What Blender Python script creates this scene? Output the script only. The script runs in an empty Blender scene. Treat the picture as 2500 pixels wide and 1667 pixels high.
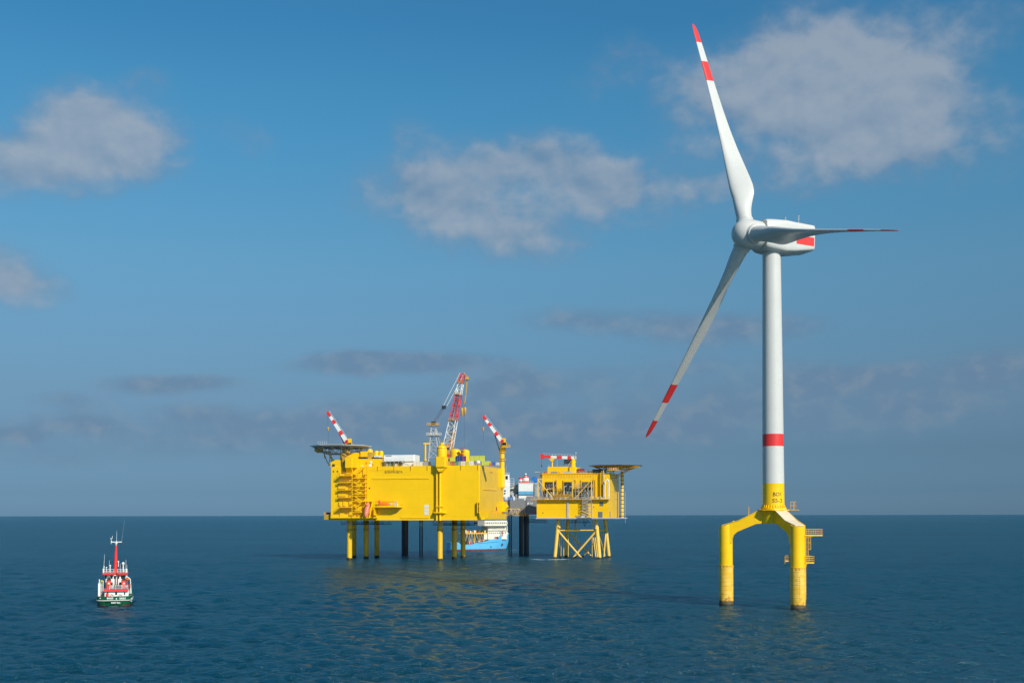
import bpy, math, random
import numpy as np
from mathutils import Vector, Matrix
R = math.radians
random.seed(4)
S = bpy.context.scene
COL = S.collection

# ------------------------------------------------------------------ camera
F, CAMH = 2900.0, 22.5
PITCH, ROLL = R(1.6), R(0.0926)
SHIFT = (1257 - 833.5) - F * math.tan(PITCH)
cd = bpy.data.cameras.new('camera')
cd.sensor_width = 36
cd.lens = 36 * F / 2500
cd.shift_y = SHIFT / 2500
cd.clip_start = 0.5
cd.clip_end = 200000
cam = bpy.data.objects.new('camera', cd)
COL.objects.link(cam)
fw = Vector((0, math.cos(PITCH), math.sin(PITCH)))
up0 = Vector((0, -math.sin(PITCH), math.cos(PITCH)))
rt0 = Vector((1, 0, 0))
rt = rt0 * math.cos(ROLL) - up0 * math.sin(ROLL)
up = rt0 * math.sin(ROLL) + up0 * math.cos(ROLL)
m3 = Matrix((rt, up, -fw)).transposed()
cam.matrix_world = Matrix.Translation((0, 0, CAMH)) @ m3.to_4x4()
S.camera = cam

# ------------------------------------------------------------------ light
SUN_AZ, SUN_EL = R(33), R(33)
sd = Vector((math.sin(SUN_AZ) * math.cos(SUN_EL), -math.cos(SUN_AZ) * math.cos(SUN_EL), math.sin(SUN_EL)))
sl = bpy.data.lights.new('sun', 'SUN')
sl.energy = 4.9
sl.angle = R(0.5)
sl.color = (1.0, 0.95, 0.87)
so = bpy.data.objects.new('sun', sl)
so.rotation_euler = sd.to_track_quat('Z', 'Y').to_euler()
so.location = (0, 0, 200)
COL.objects.link(so)
S.view_settings.view_transform = 'Standard'
S.view_settings.look = 'None'
S.view_settings.gamma = 1
S.view_settings.exposure = 0


class NT:
    """small node tree helper"""
    def __init__(s, tree):
        s.t = tree
    def n(s, typ, **kw):
        nd = s.t.nodes.new(typ)
        for k, v in kw.items():
            if k.startswith('_'):
                nd.inputs[k[1:]].default_value = v
            else:
                setattr(nd, k, v)
        return nd
    def l(s, a, b):
        s.t.links.new(a, b)
    def m(s, op, a, b=None, c=None, clamp=False):
        nd = s.t.nodes.new('ShaderNodeMath')
        nd.operation = op
        nd.use_clamp = clamp
        for i, v in enumerate((a, b, c)):
            if v is None:
                continue
            if isinstance(v, (int, float)):
                nd.inputs[i].default_value = v
            else:
                s.l(v, nd.inputs[i])
        return nd.outputs[0]
    def ss(s, v, a, b):
        nd = s.t.nodes.new('ShaderNodeMapRange')
        nd.interpolation_type = 'SMOOTHSTEP'
        s.l(v, nd.inputs[0])
        nd.inputs[1].default_value = a
        nd.inputs[2].default_value = b
        return nd.outputs[0]
    def mix(s, f, a, b, bt='MIX'):
        nd = s.t.nodes.new('ShaderNodeMix')
        nd.data_type = 'RGBA'
        nd.blend_type = bt
        for i, v in ((0, f), (6, a), (7, b)):
            if isinstance(v, (int, float)):
                nd.inputs[i].default_value = v
            elif isinstance(v, tuple):
                nd.inputs[i].default_value = v if len(v) == 4 else (*v, 1)
            else:
                s.l(v, nd.inputs[i])
        return nd.outputs[2]
    def ramp(s, f, stops):
        nd = s.t.nodes.new('ShaderNodeValToRGB')
        e = nd.color_ramp.elements
        while len(e) < len(stops):
            e.new(0.5)
        for el, (p, c) in zip(e, stops):
            el.position = p
            el.color = (*c, 1)
        s.l(f, nd.inputs[0])
        return nd.outputs[0]


# ------------------------------------------------------------------ sky with clouds (world, direction based)
w = bpy.data.worlds.new('World')
S.world = w
w.use_nodes = True
w.node_tree.nodes.clear()
N = NT(w.node_tree)
sky = N.n('ShaderNodeTexSky', sky_type='NISHITA', sun_disc=False)
sky.sun_elevation = SUN_EL
sky.sun_rotation = R(147)
sky.air_density = 1.0
sky.dust_density = 0.6
sky.ozone_density = 2.2
tc = N.n('ShaderNodeTexCoord')
sep = N.n('ShaderNodeSeparateXYZ')
N.l(tc.outputs['Generated'], sep.inputs[0])
el = N.m('ARCSINE', sep.outputs[2])
az = N.m('ARCTAN2', sep.outputs[0], sep.outputs[1])
eld = N.m('MULTIPLY', el, 180 / math.pi)
azd = N.m('MULTIPLY', az, 180 / math.pi)
grad = N.ramp(N.m('DIVIDE', eld, 40, clamp=True), [
    (0.0, (0.25, 0.48, 0.92)), (0.0275, (0.205, 0.385, 0.74)), (0.0758, (0.225, 0.36, 0.58)), (0.1484, (0.33, 0.46, 0.59)),
    (0.218, (0.40, 0.60, 0.70)), (0.292, (0.455, 0.75, 0.82)), (0.361, (0.425, 0.84, 0.92)), (0.428, (0.39, 0.905, 1.01)),
    (0.493, (0.36, 0.93, 1.05)), (0.564, (0.305, 0.89, 1.06)), (1.0, (0.45, 0.85, 1.0))])
skyc = N.mix(1.0, sky.outputs[0], grad, 'MULTIPLY')
# warp
def noise(scale, det, rough, vec, dist=0.0):
    nd = N.n('ShaderNodeTexNoise', _Scale=scale, _Detail=det, _Roughness=rough, _Distortion=dist)
    N.l(vec, nd.inputs['Vector'])
    return nd
cmb = N.n('ShaderNodeCombineXYZ')
N.l(azd, cmb.inputs[0])
N.l(N.m('MULTIPLY', eld, 1.35), cmb.inputs[1])
cmb.inputs[2].default_value = 3.7
n1 = noise(0.36, 5, 0.50, cmb.outputs[0], 0.15)
off = N.n('ShaderNodeVectorMath', operation='ADD')
off.inputs[1].default_value = (0.25, 0.75, 0)
N.l(cmb.outputs[0], off.inputs[0])
n1b = noise(0.36, 5, 0.50, off.outputs[0], 0.15)
n2 = noise(0.8, 5, 0.50, cmb.outputs[0], .2)
def blob(u, v, su, sv, amp):      # photo cloud centre and half size in source pixels -> degrees of azimuth / elevation
    a = math.degrees(math.atan((u - 1250) / F))
    e = math.degrees(math.atan((1257 - v) / math.hypot(F, u - 1250)))
    ka = math.degrees(1 / F)
    dx = N.m('MULTIPLY', N.m('SUBTRACT', azd, a), 1 / (su * ka))
    dy = N.m('MULTIPLY', N.m('SUBTRACT', eld, e), 1 / (sv * ka))
    q = N.m('ADD', N.m('MULTIPLY', dx, dx), N.m('MULTIPLY', dy, dy))
    return N.m('MULTIPLY', N.m('EXPONENT', N.m('MULTIPLY', q, -1.0)), amp)
def bsum(lst):
    acc = None
    for b in lst:
        o = blob(*b)
        acc = o if acc is None else N.m('ADD', acc, o)
    return acc
k = 1.063
HI = [(1990, 130, 190, 115, 1.05), (2140, 190, 190, 130, .95), (2270, 250, 120, 110, .7), (1850, 205, 190, 90, .6), (2060, 310, 230, 80, .6), (1690, 190, 130, 80, .42), (1760, 290, 170, 70, .4), (2200, 350, 180, 60, .42),
      (1310, 385, 100, 60, .95), (1440, 425, 125, 75, .9), (1500, 470, 95, 60, .6), (1100, 440, 180, 100, .85), (990, 480, 150, 75, .65), (1240, 550, 200, 85, .82), (1300, 600, 130, 50, .4), (1180, 390, 80, 50, .4),
      (165, 265, 85, 65, .85), (225, 310, 130, 85, .9), (340, 340, 110, 85, .9), (100, 390, 190, 75, .8), (-10, 400, 120, 60, .6), (-10, 660, 120, 65, 1.05), (70, 705, 90, 38, .6),
      (560, 300, 55, 45, .46), (620, 345, 60, 45, .42), (2420, 40, 120, 60, .45), (1690, 470, 170, 90, .55), (1900, 430, 280, 70, .48), (990, 305, 60, 45, .4), (360, 195, 70, 40, .42), (2500, 290, 80, 70, .4), (1540, 120, 80, 50, .42), (1440, 200, 90, 60, .3), (2350, 420, 200, 60, .3)]
LO = [(900, 870, 130, 20, .9), (1040, 885, 190, 28, 1.0), (860, 895, 170, 24, .8), (440, 930, 150, 20, .95), (360, 945, 90, 18, .6), (1400, 775, 150, 34, .8), (1640, 800, 170, 36, .85), (1850, 800, 190, 38, .75),
      (1310, 935, 170, 34, .85), (1200, 950, 110, 28, .6), (2040, 925, 140, 30, .9), (2200, 905, 110, 22, .6), (2450, 895, 110, 42, 1.0), (170, 1030, 120, 26, .8), (500, 1005, 110, 26, .7), (30, 1060, 70, 18, .7),
      (800, 1030, 250, 45, .7), (1050, 1010, 280, 40, .6), (1350, 1050, 330, 50, .6), (1750, 990, 350, 50, .6), (2300, 1005, 250, 50, .6), (120, 975, 150, 26, .5), (1000, 1060, 500, 55, .6), (350, 1070, 420, 40, .45), (1700, 1060, 500, 50, .5), (2200, 960, 350, 50, .4), (1700, 900, 300, 40, .4), (150, 1120, 200, 30, .4)]
bh, bl = bsum(HI), bsum(LO)
btop = bsum([(u_ + .15 * a_, v_ - .55 * b_, a_ * .9, b_ * .7, m_) for u_, v_, a_, b_, m_ in HI[:8] + HI[15:19] + HI[20:21]])
nz = N.m('SUBTRACT', n1.outputs[0], 0.5)
dh = N.m('ADD', bh, N.m('MULTIPLY', nz, 1.05))
dh2 = N.m('ADD', bh, N.m('MULTIPLY', N.m('SUBTRACT', n1b.outputs[0], 0.5), 1.05))
ch = N.m('MULTIPLY', N.ss(N.m('ADD', dh, N.m('MULTIPLY', N.m('SUBTRACT', n2.outputs[0], 0.5), 1.0)), 0.08, 1.30), N.ss(bh, 0.05, 0.4))
ch = N.m('MAXIMUM', ch, N.m('MULTIPLY', N.ss(N.m('ADD', bh, N.m('MULTIPLY', nz, .5)), .05, 1.3), .55))
dl = N.m('ADD', bl, N.m('MULTIPLY', nz, 1.35))
cl = N.m('MULTIPLY', N.ss(dl, 0.05, 1.15), N.ss(bl, 0.1, 0.4))
lit = N.m('ADD', N.m('MULTIPLY', N.m('SUBTRACT', dh, dh2), 2.0), N.m('MULTIPLY', ch, .85))
lit = N.m('ADD', lit, N.m('MULTIPLY', btop, .22))
lit = N.m('ADD', N.m('SUBTRACT', lit, .26), N.m('MULTIPLY', N.m('SUBTRACT', n2.outputs[0], 0.5), 0.3), clamp=True)
hic = N.mix(lit, (1.75, 2.65, 3.85), (3.6, 4.05, 4.7))
loc = N.mix(N.ss(n2.outputs[0], .42, .7), (1.38, 2.3, 3.55), (2.0, 2.75, 3.7))
skyc = N.mix(N.m('MULTIPLY', cl, 0.72), skyc, loc)
skyc = N.mix(N.m('MULTIPLY', ch, 0.76), skyc, hic)
bg = N.n('ShaderNodeBackground', _Strength=0.1)
N.l(skyc, bg.inputs[0])
wo = N.n('ShaderNodeOutputWorld')
N.l(bg.outputs[0], wo.inputs[0])


# ------------------------------------------------------------------ placing helpers
def ray(u, v):
    """direction from the viewpoint for a photo point (2500 x 1667)"""
    ur, vr = u - 1250, 833.5 + SHIFT - v
    d = rt * (ur / F) + up * (vr / F) + fw
    return d

class Frame:
    """a thing's own axes: origin, turn about z"""
    def __init__(s, ox, oy, deg):
        s.o = Vector((ox, oy, 0)); s.deg = deg; a = R(deg)
        s.x = Vector((math.cos(a), math.sin(a), 0)); s.y = Vector((-math.sin(a), math.cos(a), 0))
    def hit(s, u, v, ly):
        d = ray(u, v); c = Vector((0, 0, CAMH)) - s.o
        t = (ly - c.dot(s.y)) / d.dot(s.y)
        p = c + d * t
        return p.dot(s.x), p.z
    def hitx(s, u, v, lx):
        d = ray(u, v); c = Vector((0, 0, CAMH)) - s.o
        t = (lx - c.dot(s.x)) / d.dot(s.x)
        p = c + d * t
        return p.dot(s.y), p.z
    def rect(s, a, b, ly):
        x0, z1 = s.hit(*a, ly); x1, z0 = s.hit(*b, ly)
        return min(x0, x1), max(x0, x1), min(z0, z1), max(z0, z1)

def crop(x0, y0, k):
    return lambda x, y: (x0 + x / k, y0 + y / k)
C1 = crop(750, 1060, 6.816); C2 = crop(980, 1050, 6.532); C3 = crop(980, 890, 6.271); C4 = crop(1200, 1080, 6.031)
C5 = crop(750, 1250, 4.612); C6 = crop(1200, 1240, 6.031); C7 = crop(220, 1260, 6.533); C8 = crop(1070, 1250, 12.379)


# ------------------------------------------------------------------ materials
def mat(name, col, rough=0.45, metal=0.0, var=0.10, scale=0.6, rust=0.0, spec=0.5, streak=0.0, plate=0.0):
    m = bpy.data.materials.new(name)
    m.use_nodes = True
    t = NT(m.node_tree)
    b = m.node_tree.nodes['Principled BSDF']
    tcn = t.n('ShaderNodeTexCoord')
    no = t.n('ShaderNodeTexNoise', _Scale=scale, _Detail=5, _Roughness=0.6)
    t.l(tcn.outputs['Object'], no.inputs['Vector'])
    f = t.ss(no.outputs[0], .3, .7)
    c = t.mix(f, tuple(x * (1 - var) for x in col), tuple(min(1, x * (1 + var * .5)) for x in col))
    if streak:
        mp = t.n('ShaderNodeMapping'); mp.inputs['Scale'].default_value = (1.1, 1.1, 0.05)
        t.l(tcn.outputs['Object'], mp.inputs[0])
        n2_ = t.n('ShaderNodeTexNoise', _Scale=1.0, _Detail=4, _Roughness=0.65)
        t.l(mp.outputs[0], n2_.inputs['Vector'])
        c = t.mix(t.m('MULTIPLY', t.ss(n2_.outputs[0], .52, .78), streak), c, tuple(x * .55 for x in col))
    if plate:
        spx = t.n('ShaderNodeSeparateXYZ'); t.l(tcn.outputs['Object'], spx.inputs[0])
        cmx = t.n('ShaderNodeCombineXYZ'); t.l(t.m('ADD', spx.outputs[0], spx.outputs[1]), cmx.inputs[0]); t.l(spx.outputs[2], cmx.inputs[1])
        br_ = t.n('ShaderNodeTexBrick', offset=0.0); t.l(cmx.outputs[0], br_.inputs['Vector'])
        br_.inputs['Scale'].default_value = 1.0; br_.inputs['Brick Width'].default_value = 9.3; br_.inputs['Row Height'].default_value = 4.4
        br_.inputs['Mortar Size'].default_value = .07; br_.inputs['Mortar Smooth'].default_value = .5; br_.inputs['Bias'].default_value = 0
        br_.inputs['Color1'].default_value = (1, 1, 1, 1); br_.inputs['Color2'].default_value = (.90, .90, .90, 1); br_.inputs['Mortar'].default_value = (.70, .66, .6, 1)
        c = t.mix(plate, c, br_.outputs[0], 'MULTIPLY')
    if rust:
        n3 = t.n('ShaderNodeTexNoise', _Scale=scale * 3.1, _Detail=6, _Roughness=0.7)
        t.l(tcn.outputs['Object'], n3.inputs['Vector'])
        c = t.mix(t.m('MULTIPLY', t.ss(n3.outputs[0], .60, .74), rust), c, (.22, .07, .02))
    t.l(c, b.inputs['Base Color'])
    b.inputs['Metallic'].default_value = metal
    b.inputs['Specular IOR Level'].default_value = spec
    rr = t.m('ADD', t.m('MULTIPLY', no.outputs[0], .2), rough - .1, clamp=True)
    t.l(rr, b.inputs['Roughness'])
    return m

YEL = (0.90, 0.53, 0.003)
M = {
 'yellow': mat('yellow_paint', YEL, .26, var=.05, scale=.25, streak=.10),
 'wall': mat('yellow_plate_wall', YEL, .24, var=.04, scale=.12, streak=.10, plate=.28, rust=.06),
 'oldyel': mat('weathered_yellow_steel', (.66, .37, .035), .55, var=.16, scale=.5, rust=.35, streak=.2),
 'jacket': mat('pale_yellow_jacket_steel', (.80, .50, .07), .5, var=.14, scale=.5, rust=.3),
 'mustard': mat('mustard_steel', (.50, .29, .03), .55, var=.15, rust=.2),
 'white': mat('white_paint', (.74, .74, .70), .38, var=.04, scale=.2),
 'turb': mat('light_grey_turbine_paint', (.565, .558, .518), .34, streak=.06, var=.03, scale=.15, spec=.4),
 'offwhite': mat('off_white_paint', (.66, .64, .58), .5, var=.08, streak=.25),
 'pale_highlight': mat('painted_cream_highlight', (.74, .62, .42), .6, var=.08),  # cream colour paints the sun's highlight onto the front arm
 'red': mat('signal_red_paint', (.72, .035, .03), .40, var=.05, scale=.2),
 'ored': mat('orange_red_paint', (.80, .13, .03), .42, var=.08),
 'pinkred': mat('faded_orange_red_gelcoat', (.80, .20, .11), .42, var=.08),
 'dkred': mat('dark_red_paint', (.30, .03, .02), .5),
 'grey': mat('grey_paint', (.19, .19, .20), .5, var=.10, streak=.25),
 'ltgrey': mat('light_grey_steel', (.42, .43, .43), .5, var=.1),
 'steel': mat('galvanised_steel', (.46, .46, .44), .5, metal=.1),
 'dark': mat('dark_steel', (.035, .04, .05), .5, var=.2),
 'black': mat('black_paint', (.012, .012, .014), .5),
 'glass': mat('dark_window_glass', (.012, .02, .025), .08, var=.02),
 'net': mat('helideck_underside_steel', (.24, .26, .28), .5, var=.15),
 'leg': mat('dark_jacking_leg', (.030, .036, .045), .5, var=.25, rust=.35),
 'green': mat('green_hull_paint', (.004, .105, .048), .40, var=.12, streak=.25),
 'blue': mat('light_blue_hull_paint', (.10, .43, .72), .42, var=.07, streak=.2),
 'teal': mat('teal_deck_paint', (.02, .22, .24), .5),
 'boot': mat('red_brown_antifouling', (.20, .035, .03), .6, var=.2),
 'lime': mat('lime_container_paint', (.56, .58, .08), .45, var=.07),
 'navy': mat('navy_container_paint', (.02, .05, .20), .45),
 'cblue': mat('blue_container_paint', (.02, .14, .42), .45),
 'purple': mat('purple_container_paint', (.16, .03, .16), .45),
 'cred': mat('red_container_paint', (.50, .03, .02), .45),
 'cgreen': mat('green_container_paint', (.02, .27, .15), .45),
 'cgrey': mat('grey_container_paint', (.33, .35, .34), .45),
 'cream': mat('cream_paint', (.72, .68, .55), .5),
 'skyblue': mat('sky_blue_band', (.10, .38, .60), .45),
 'navyband': mat('navy_band', (.015, .09, .20), .45),
 'orange': mat('orange_gelcoat', (.85, .18, .02), .35),
 'yboat': mat('yellow_green_boat_cover', (.55, .52, .05), .5),
 'text': mat('black_lettering', (.05, .035, .012), .5, var=.02),
 'textw': mat('white_lettering', (.80, .80, .76), .5, var=.02),
 'rope': mat('steel_wire_rope', (.06, .065, .07), .5, metal=.3),
 'orhouse': mat('orange_ochre_house', (.50, .23, .05), .5, var=.12),
 'grime': mat('marine_growth', (.030, .026, .014), .85, var=.4, scale=3),
 'plate': mat('bronze_sign_plate', (.62, .30, .02), .5),
}

# sleeves of the turbine piles: yellow with dark ring lines every metre, rust spots, growth at the foot
def sleeve_mat():
    m = bpy.data.materials.new('weathered_pile_sleeve')
    m.use_nodes = True
    t = NT(m.node_tree); b = m.node_tree.nodes['Principled BSDF']
    g = t.n('ShaderNodeNewGeometry'); sp = t.n('ShaderNodeSeparateXYZ'); t.l(g.outputs['Position'], sp.inputs[0])
    no = t.n('ShaderNodeTexNoise', _Scale=.7, _Detail=6, _Roughness=.65); t.l(g.outputs['Position'], no.inputs['Vector'])
    n3 = t.n('ShaderNodeTexNoise', _Scale=1.3, _Detail=5, _Roughness=.7); t.l(g.outputs['Position'], n3.inputs['Vector'])
    c = t.mix(t.ss(no.outputs[0], .35, .7), (.80, .44, .02), (.86, .56, .10))
    fr = t.m('FRACT', t.m('ADD', sp.outputs[2], .1))
    ring = t.m('LESS_THAN', fr, .07)
    c = t.mix(t.m('MULTIPLY', ring, .6), c, (.20, .10, .03))
    low = t.ss(t.m('ADD', sp.outputs[2], t.m('MULTIPLY', n3.outputs[0], 1.2)), 4.5, 1.2)
    c = t.mix(t.m('MULTIPLY', t.ss(t.m('ADD', n3.outputs[0], t.m('MULTIPLY', low, .15)), .58, .70), .75), c, (.30, .09, .02))
    gz = t.m('ADD', sp.outputs[2], t.m('MULTIPLY', t.m('SUBTRACT', no.outputs[0], .5), .9))
    c = t.mix(t.ss(gz, 1.45, 1.1), c, (.11, .085, .03))
    c = t.mix(t.ss(gz, .75, .35), c, (.03, .027, .018))
    t.l(c, b.inputs['Base Color']); b.inputs['Roughness'].default_value = .6
    return m
M['sleeve'] = sleeve_mat()

def leg_mat(name, base, top=1.1):
    m = bpy.data.materials.new(name); m.use_nodes = True
    t = NT(m.node_tree); b = m.node_tree.nodes['Principled BSDF']
    g = t.n('ShaderNodeNewGeometry'); sp = t.n('ShaderNodeSeparateXYZ'); t.l(g.outputs['Position'], sp.inputs[0])
    no = t.n('ShaderNodeTexNoise', _Scale=.5, _Detail=6, _Roughness=.65); t.l(g.outputs['Position'], no.inputs['Vector'])
    c = t.mix(t.ss(no.outputs[0], .3, .7), tuple(x * .88 for x in base), base)
    n3 = t.n('ShaderNodeTexNoise', _Scale=1.6, _Detail=6, _Roughness=.7); t.l(g.outputs['Position'], n3.inputs['Vector'])
    c = t.mix(t.m('MULTIPLY', t.ss(n3.outputs[0], .62, .74), .4), c, (.24, .09, .02))
    gz = t.m('ADD', sp.outputs[2], t.m('MULTIPLY', t.m('SUBTRACT', no.outputs[0], .5), 1.2))
    c = t.mix(t.ss(gz, top + .4, top), c, (.03, .026, .014))
    t.l(c, b.inputs['Base Color']); b.inputs['Roughness'].default_value = .5
    return m
M['bleg'] = leg_mat('yellow_platform_leg', (.80, .45, .01), .8)
M['jleg'] = leg_mat('pale_yellow_jacket_leg', (.82, .52, .09), .7)


# ------------------------------------------------------------------ mesh helper
class MB:
    def __init__(s):
        s.v = []; s.f = []; s.mi = []; s.k = 0
    def add(s, vs, fs, k=None):
        o = len(s.v)
        s.v += [tuple(x) for x in vs]
        s.f += [tuple(i + o for i in f) for f in fs]
        s.mi += [s.k if k is None else k] * len(fs)
        return s
    def box(s, x0, x1, y0, y1, z0, z1, k=None, ch=0.0):
        if ch:
            # vertical edges chamfered
            P = [(x0 + ch, y0), (x1 - ch, y0), (x1, y0 + ch), (x1, y1 - ch), (x1 - ch, y1), (x0 + ch, y1), (x0, y1 - ch), (x0, y0 + ch)]
            return s.prism(P, z0, z1, 'z', k)
        vs = [(x, y, z) for z in (z0, z1) for y in (y0, y1) for x in (x0, x1)]
        return s.add(vs, [(0, 2, 3, 1), (4, 5, 7, 6), (0, 1, 5, 4), (2, 6, 7, 3), (0, 4, 6, 2), (1, 3, 7, 5)], k)
    def prism(s, poly, a0, a1, ax='z', k=None):
        n = len(poly)
        def P(p, a):
            return {'z': (p[0], p[1], a), 'y': (p[0], a, p[1]), 'x': (a, p[0], p[1])}[ax]
        vs = [P(p, a0) for p in poly] + [P(p, a1) for p in poly]
        fs = [tuple(range(n))[::-1], tuple(range(n, 2 * n))] + [(i, (i + 1) % n, n + (i + 1) % n, n + i) for i in range(n)]
        return s.add(vs, fs, k)
    def ring(s, c, a, b, r, n, rb=None):
        rb = r if rb is None else rb
        return [tuple(Vector(c) + a * (r * math.cos(2 * math.pi * i / n)) + b * (rb * math.sin(2 * math.pi * i / n))) for i in range(n)]
    def loft(s, rings, k=None, cap0=True, cap1=True, ks=None):
        n = len(rings[0]); vs = [p for r in rings for p in r]; o = len(s.v)
        s.v += [tuple(p) for p in vs]
        for j in range(len(rings) - 1):
            for i in range(n):
                s.f.append((o + j * n + i, o + j * n + (i + 1) % n, o + (j + 1) * n + (i + 1) % n, o + (j + 1) * n + i))
                s.mi.append(ks[j] if ks else (s.k if k is None else k))
        if cap0:
            s.f.append(tuple(o + i for i in range(n))[::-1]); s.mi.append(ks[0] if ks else (s.k if k is None else k))
        if cap1:
            s.f.append(tuple(o + (len(rings) - 1) * n + i for i in range(n))); s.mi.append(ks[-1] if ks else (s.k if k is None else k))
        return s
    def cyl(s, p0, p1, r0, r1=None, n=12, k=None, caps=True):
        p0, p1 = Vector(p0), Vector(p1)
        d = (p1 - p0).normalized()
        a = d.orthogonal().normalized() if abs(d.z) < .999 else Vector((1, 0, 0))
        b = d.cross(a)
        r1 = r0 if r1 is None else r1
        return s.loft([s.ring(p0, a, b, r0, n), s.ring(p1, a, b, r1, n)], k, caps, caps)
    def bar(s, p0, p1, r, k=None):
        return s.cyl(p0, p1, r, r, 5, k)
    def tube(s, pts, r, n=6, k=None):
        for a, b in zip(pts, pts[1:]):
            s.cyl(a, b, r, r, n, k)
        return s
    def lathe(s, prof, c=(0, 0, 0), n=24, k=None, ks=None, ax=Vector((0, 0, 1))):
        a = Vector((1, 0, 0)) if abs(ax.z) > .9 else Vector((0, 0, 1)).cross(ax).normalized()
        b = ax.cross(a)
        return s.loft([s.ring(Vector(c) + ax * z, a, b, max(r, 1e-3), n) for r, z in prof], k, True, True, ks)
    def ball(s, c, r, n=16, k=None, sz=1.0):
        return s.lathe([(r * math.sin(t), -r * sz * math.cos(t)) for t in np.linspace(.02, math.pi - .02, 10)], c, n, k)
    def rail(s, pts, h=1.1, step=2.0, r=.05, rows=2, k=None):
        for a, b in zip(pts, pts[1:]):
            a, b = Vector(a), Vector(b)
            n = max(1, int((b - a).length / step))
            for i in range(n + 1):
                p = a.lerp(b, i / n); s.bar(p, p + Vector((0, 0, h)), r, k)
            for q in range(rows):
                z = Vector((0, 0, h * (q + 1) / rows)); s.bar(a + z, b + z, r, k)
        return s
    def truss(s, p0, p1, w0, w1, h0, h1, bays, r, side, ks=(0,), rd=None, kd=None):
        """four-chord lattice between two points; side = lateral direction"""
        p0, p1 = Vector(p0), Vector(p1); d = (p1 - p0).normalized(); a = Vector(side).normalized(); b = d.cross(a).normalized()
        rd = rd or r * .6
        def cor(t):
            c = p0.lerp(p1, t); w = (w0 + (w1 - w0) * t) / 2; h = (h0 + (h1 - h0) * t) / 2
            return [c + a * w + b * h, c - a * w + b * h, c - a * w - b * h, c + a * w - b * h]
        for i in range(bays):
            A, B = cor(i / bays), cor((i + 1) / bays); kk = ks[min(len(ks) - 1, int(i * len(ks) / bays))]
            for j in range(4):
                s.bar(A[j], B[j], r, kk)
                s.bar(A[j], A[(j + 1) % 4], rd, kk)
                if i % 2: s.bar(A[j], B[(j + 1) % 4], rd, kk)
                else: s.bar(A[(j + 1) % 4], B[j], rd, kk)
        B = cor(1)
        for j in range(4): s.bar(B[j], B[(j + 1) % 4], rd, ks[-1])
        return s
    def build(s, name, mats, parent=None, smooth=35):
        me = bpy.data.meshes.new(name)
        me.from_pydata(s.v, [], s.f)
        for mm in (mats if isinstance(mats, (list, tuple)) else [mats]):
            me.materials.append(M[mm] if isinstance(mm, str) else mm)
        me.polygons.foreach_set('material_index', s.mi)
        if smooth:
            me.polygons.foreach_set('use_smooth', [True] * len(me.polygons))
            me.update(); me.set_sharp_from_angle(angle=R(smooth))
        me.update()
        import bmesh
        bm = bmesh.new(); bm.from_mesh(me); bmesh.ops.recalc_face_normals(bm, faces=bm.faces); bm.to_mesh(me); bm.free()
        o = bpy.data.objects.new(name, me); COL.objects.link(o)
        if parent: o.parent = parent
        return o

def thing(name, label, cat, frame=None, group=None, loc=None):
    o = bpy.data.objects.new(name, None); COL.objects.link(o); o.empty_display_size = 1
    if frame: o.location = frame.o; o.rotation_euler = (0, 0, R(frame.deg))
    if loc: o.location = loc
    o['label'] = label; o['category'] = cat
    if group: o['group'] = group
    return o
def tag(o, label, cat, group=None):
    o['label'] = label; o['category'] = cat
    if group: o['group'] = group
    return o

def text(name, body, height, mat_, parent, fn, width=None, bold=.0, depth=.05):
    """raised lettering; fn maps flat text coordinates (x right, y up, z out) to the parent's space"""
    cu = bpy.data.curves.new(name, 'FONT'); cu.body = body; cu.align_x = 'CENTER'; cu.size = height / .70
    cu.extrude = depth / 2; cu.offset = bold; cu.resolution_u = 3
    to = bpy.data.objects.new('tmp_text', cu); COL.objects.link(to)
    dg = bpy.context.evaluated_depsgraph_get()
    me = bpy.data.meshes.new_from_object(to.evaluated_get(dg))
    bpy.data.objects.remove(to); bpy.data.curves.remove(cu)
    xs = [v.co.x for v in me.vertices]; kx = 1.0
    if width: kx = width / (max(xs) - min(xs))
    for v in me.vertices: v.co = Vector(fn(v.co.x * kx, v.co.y, v.co.z))
    me.materials.clear(); me.materials.append(M[mat_]); me.name = name
    o = bpy.data.objects.new(name, me); COL.objects.link(o); o.parent = parent
    return o


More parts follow.
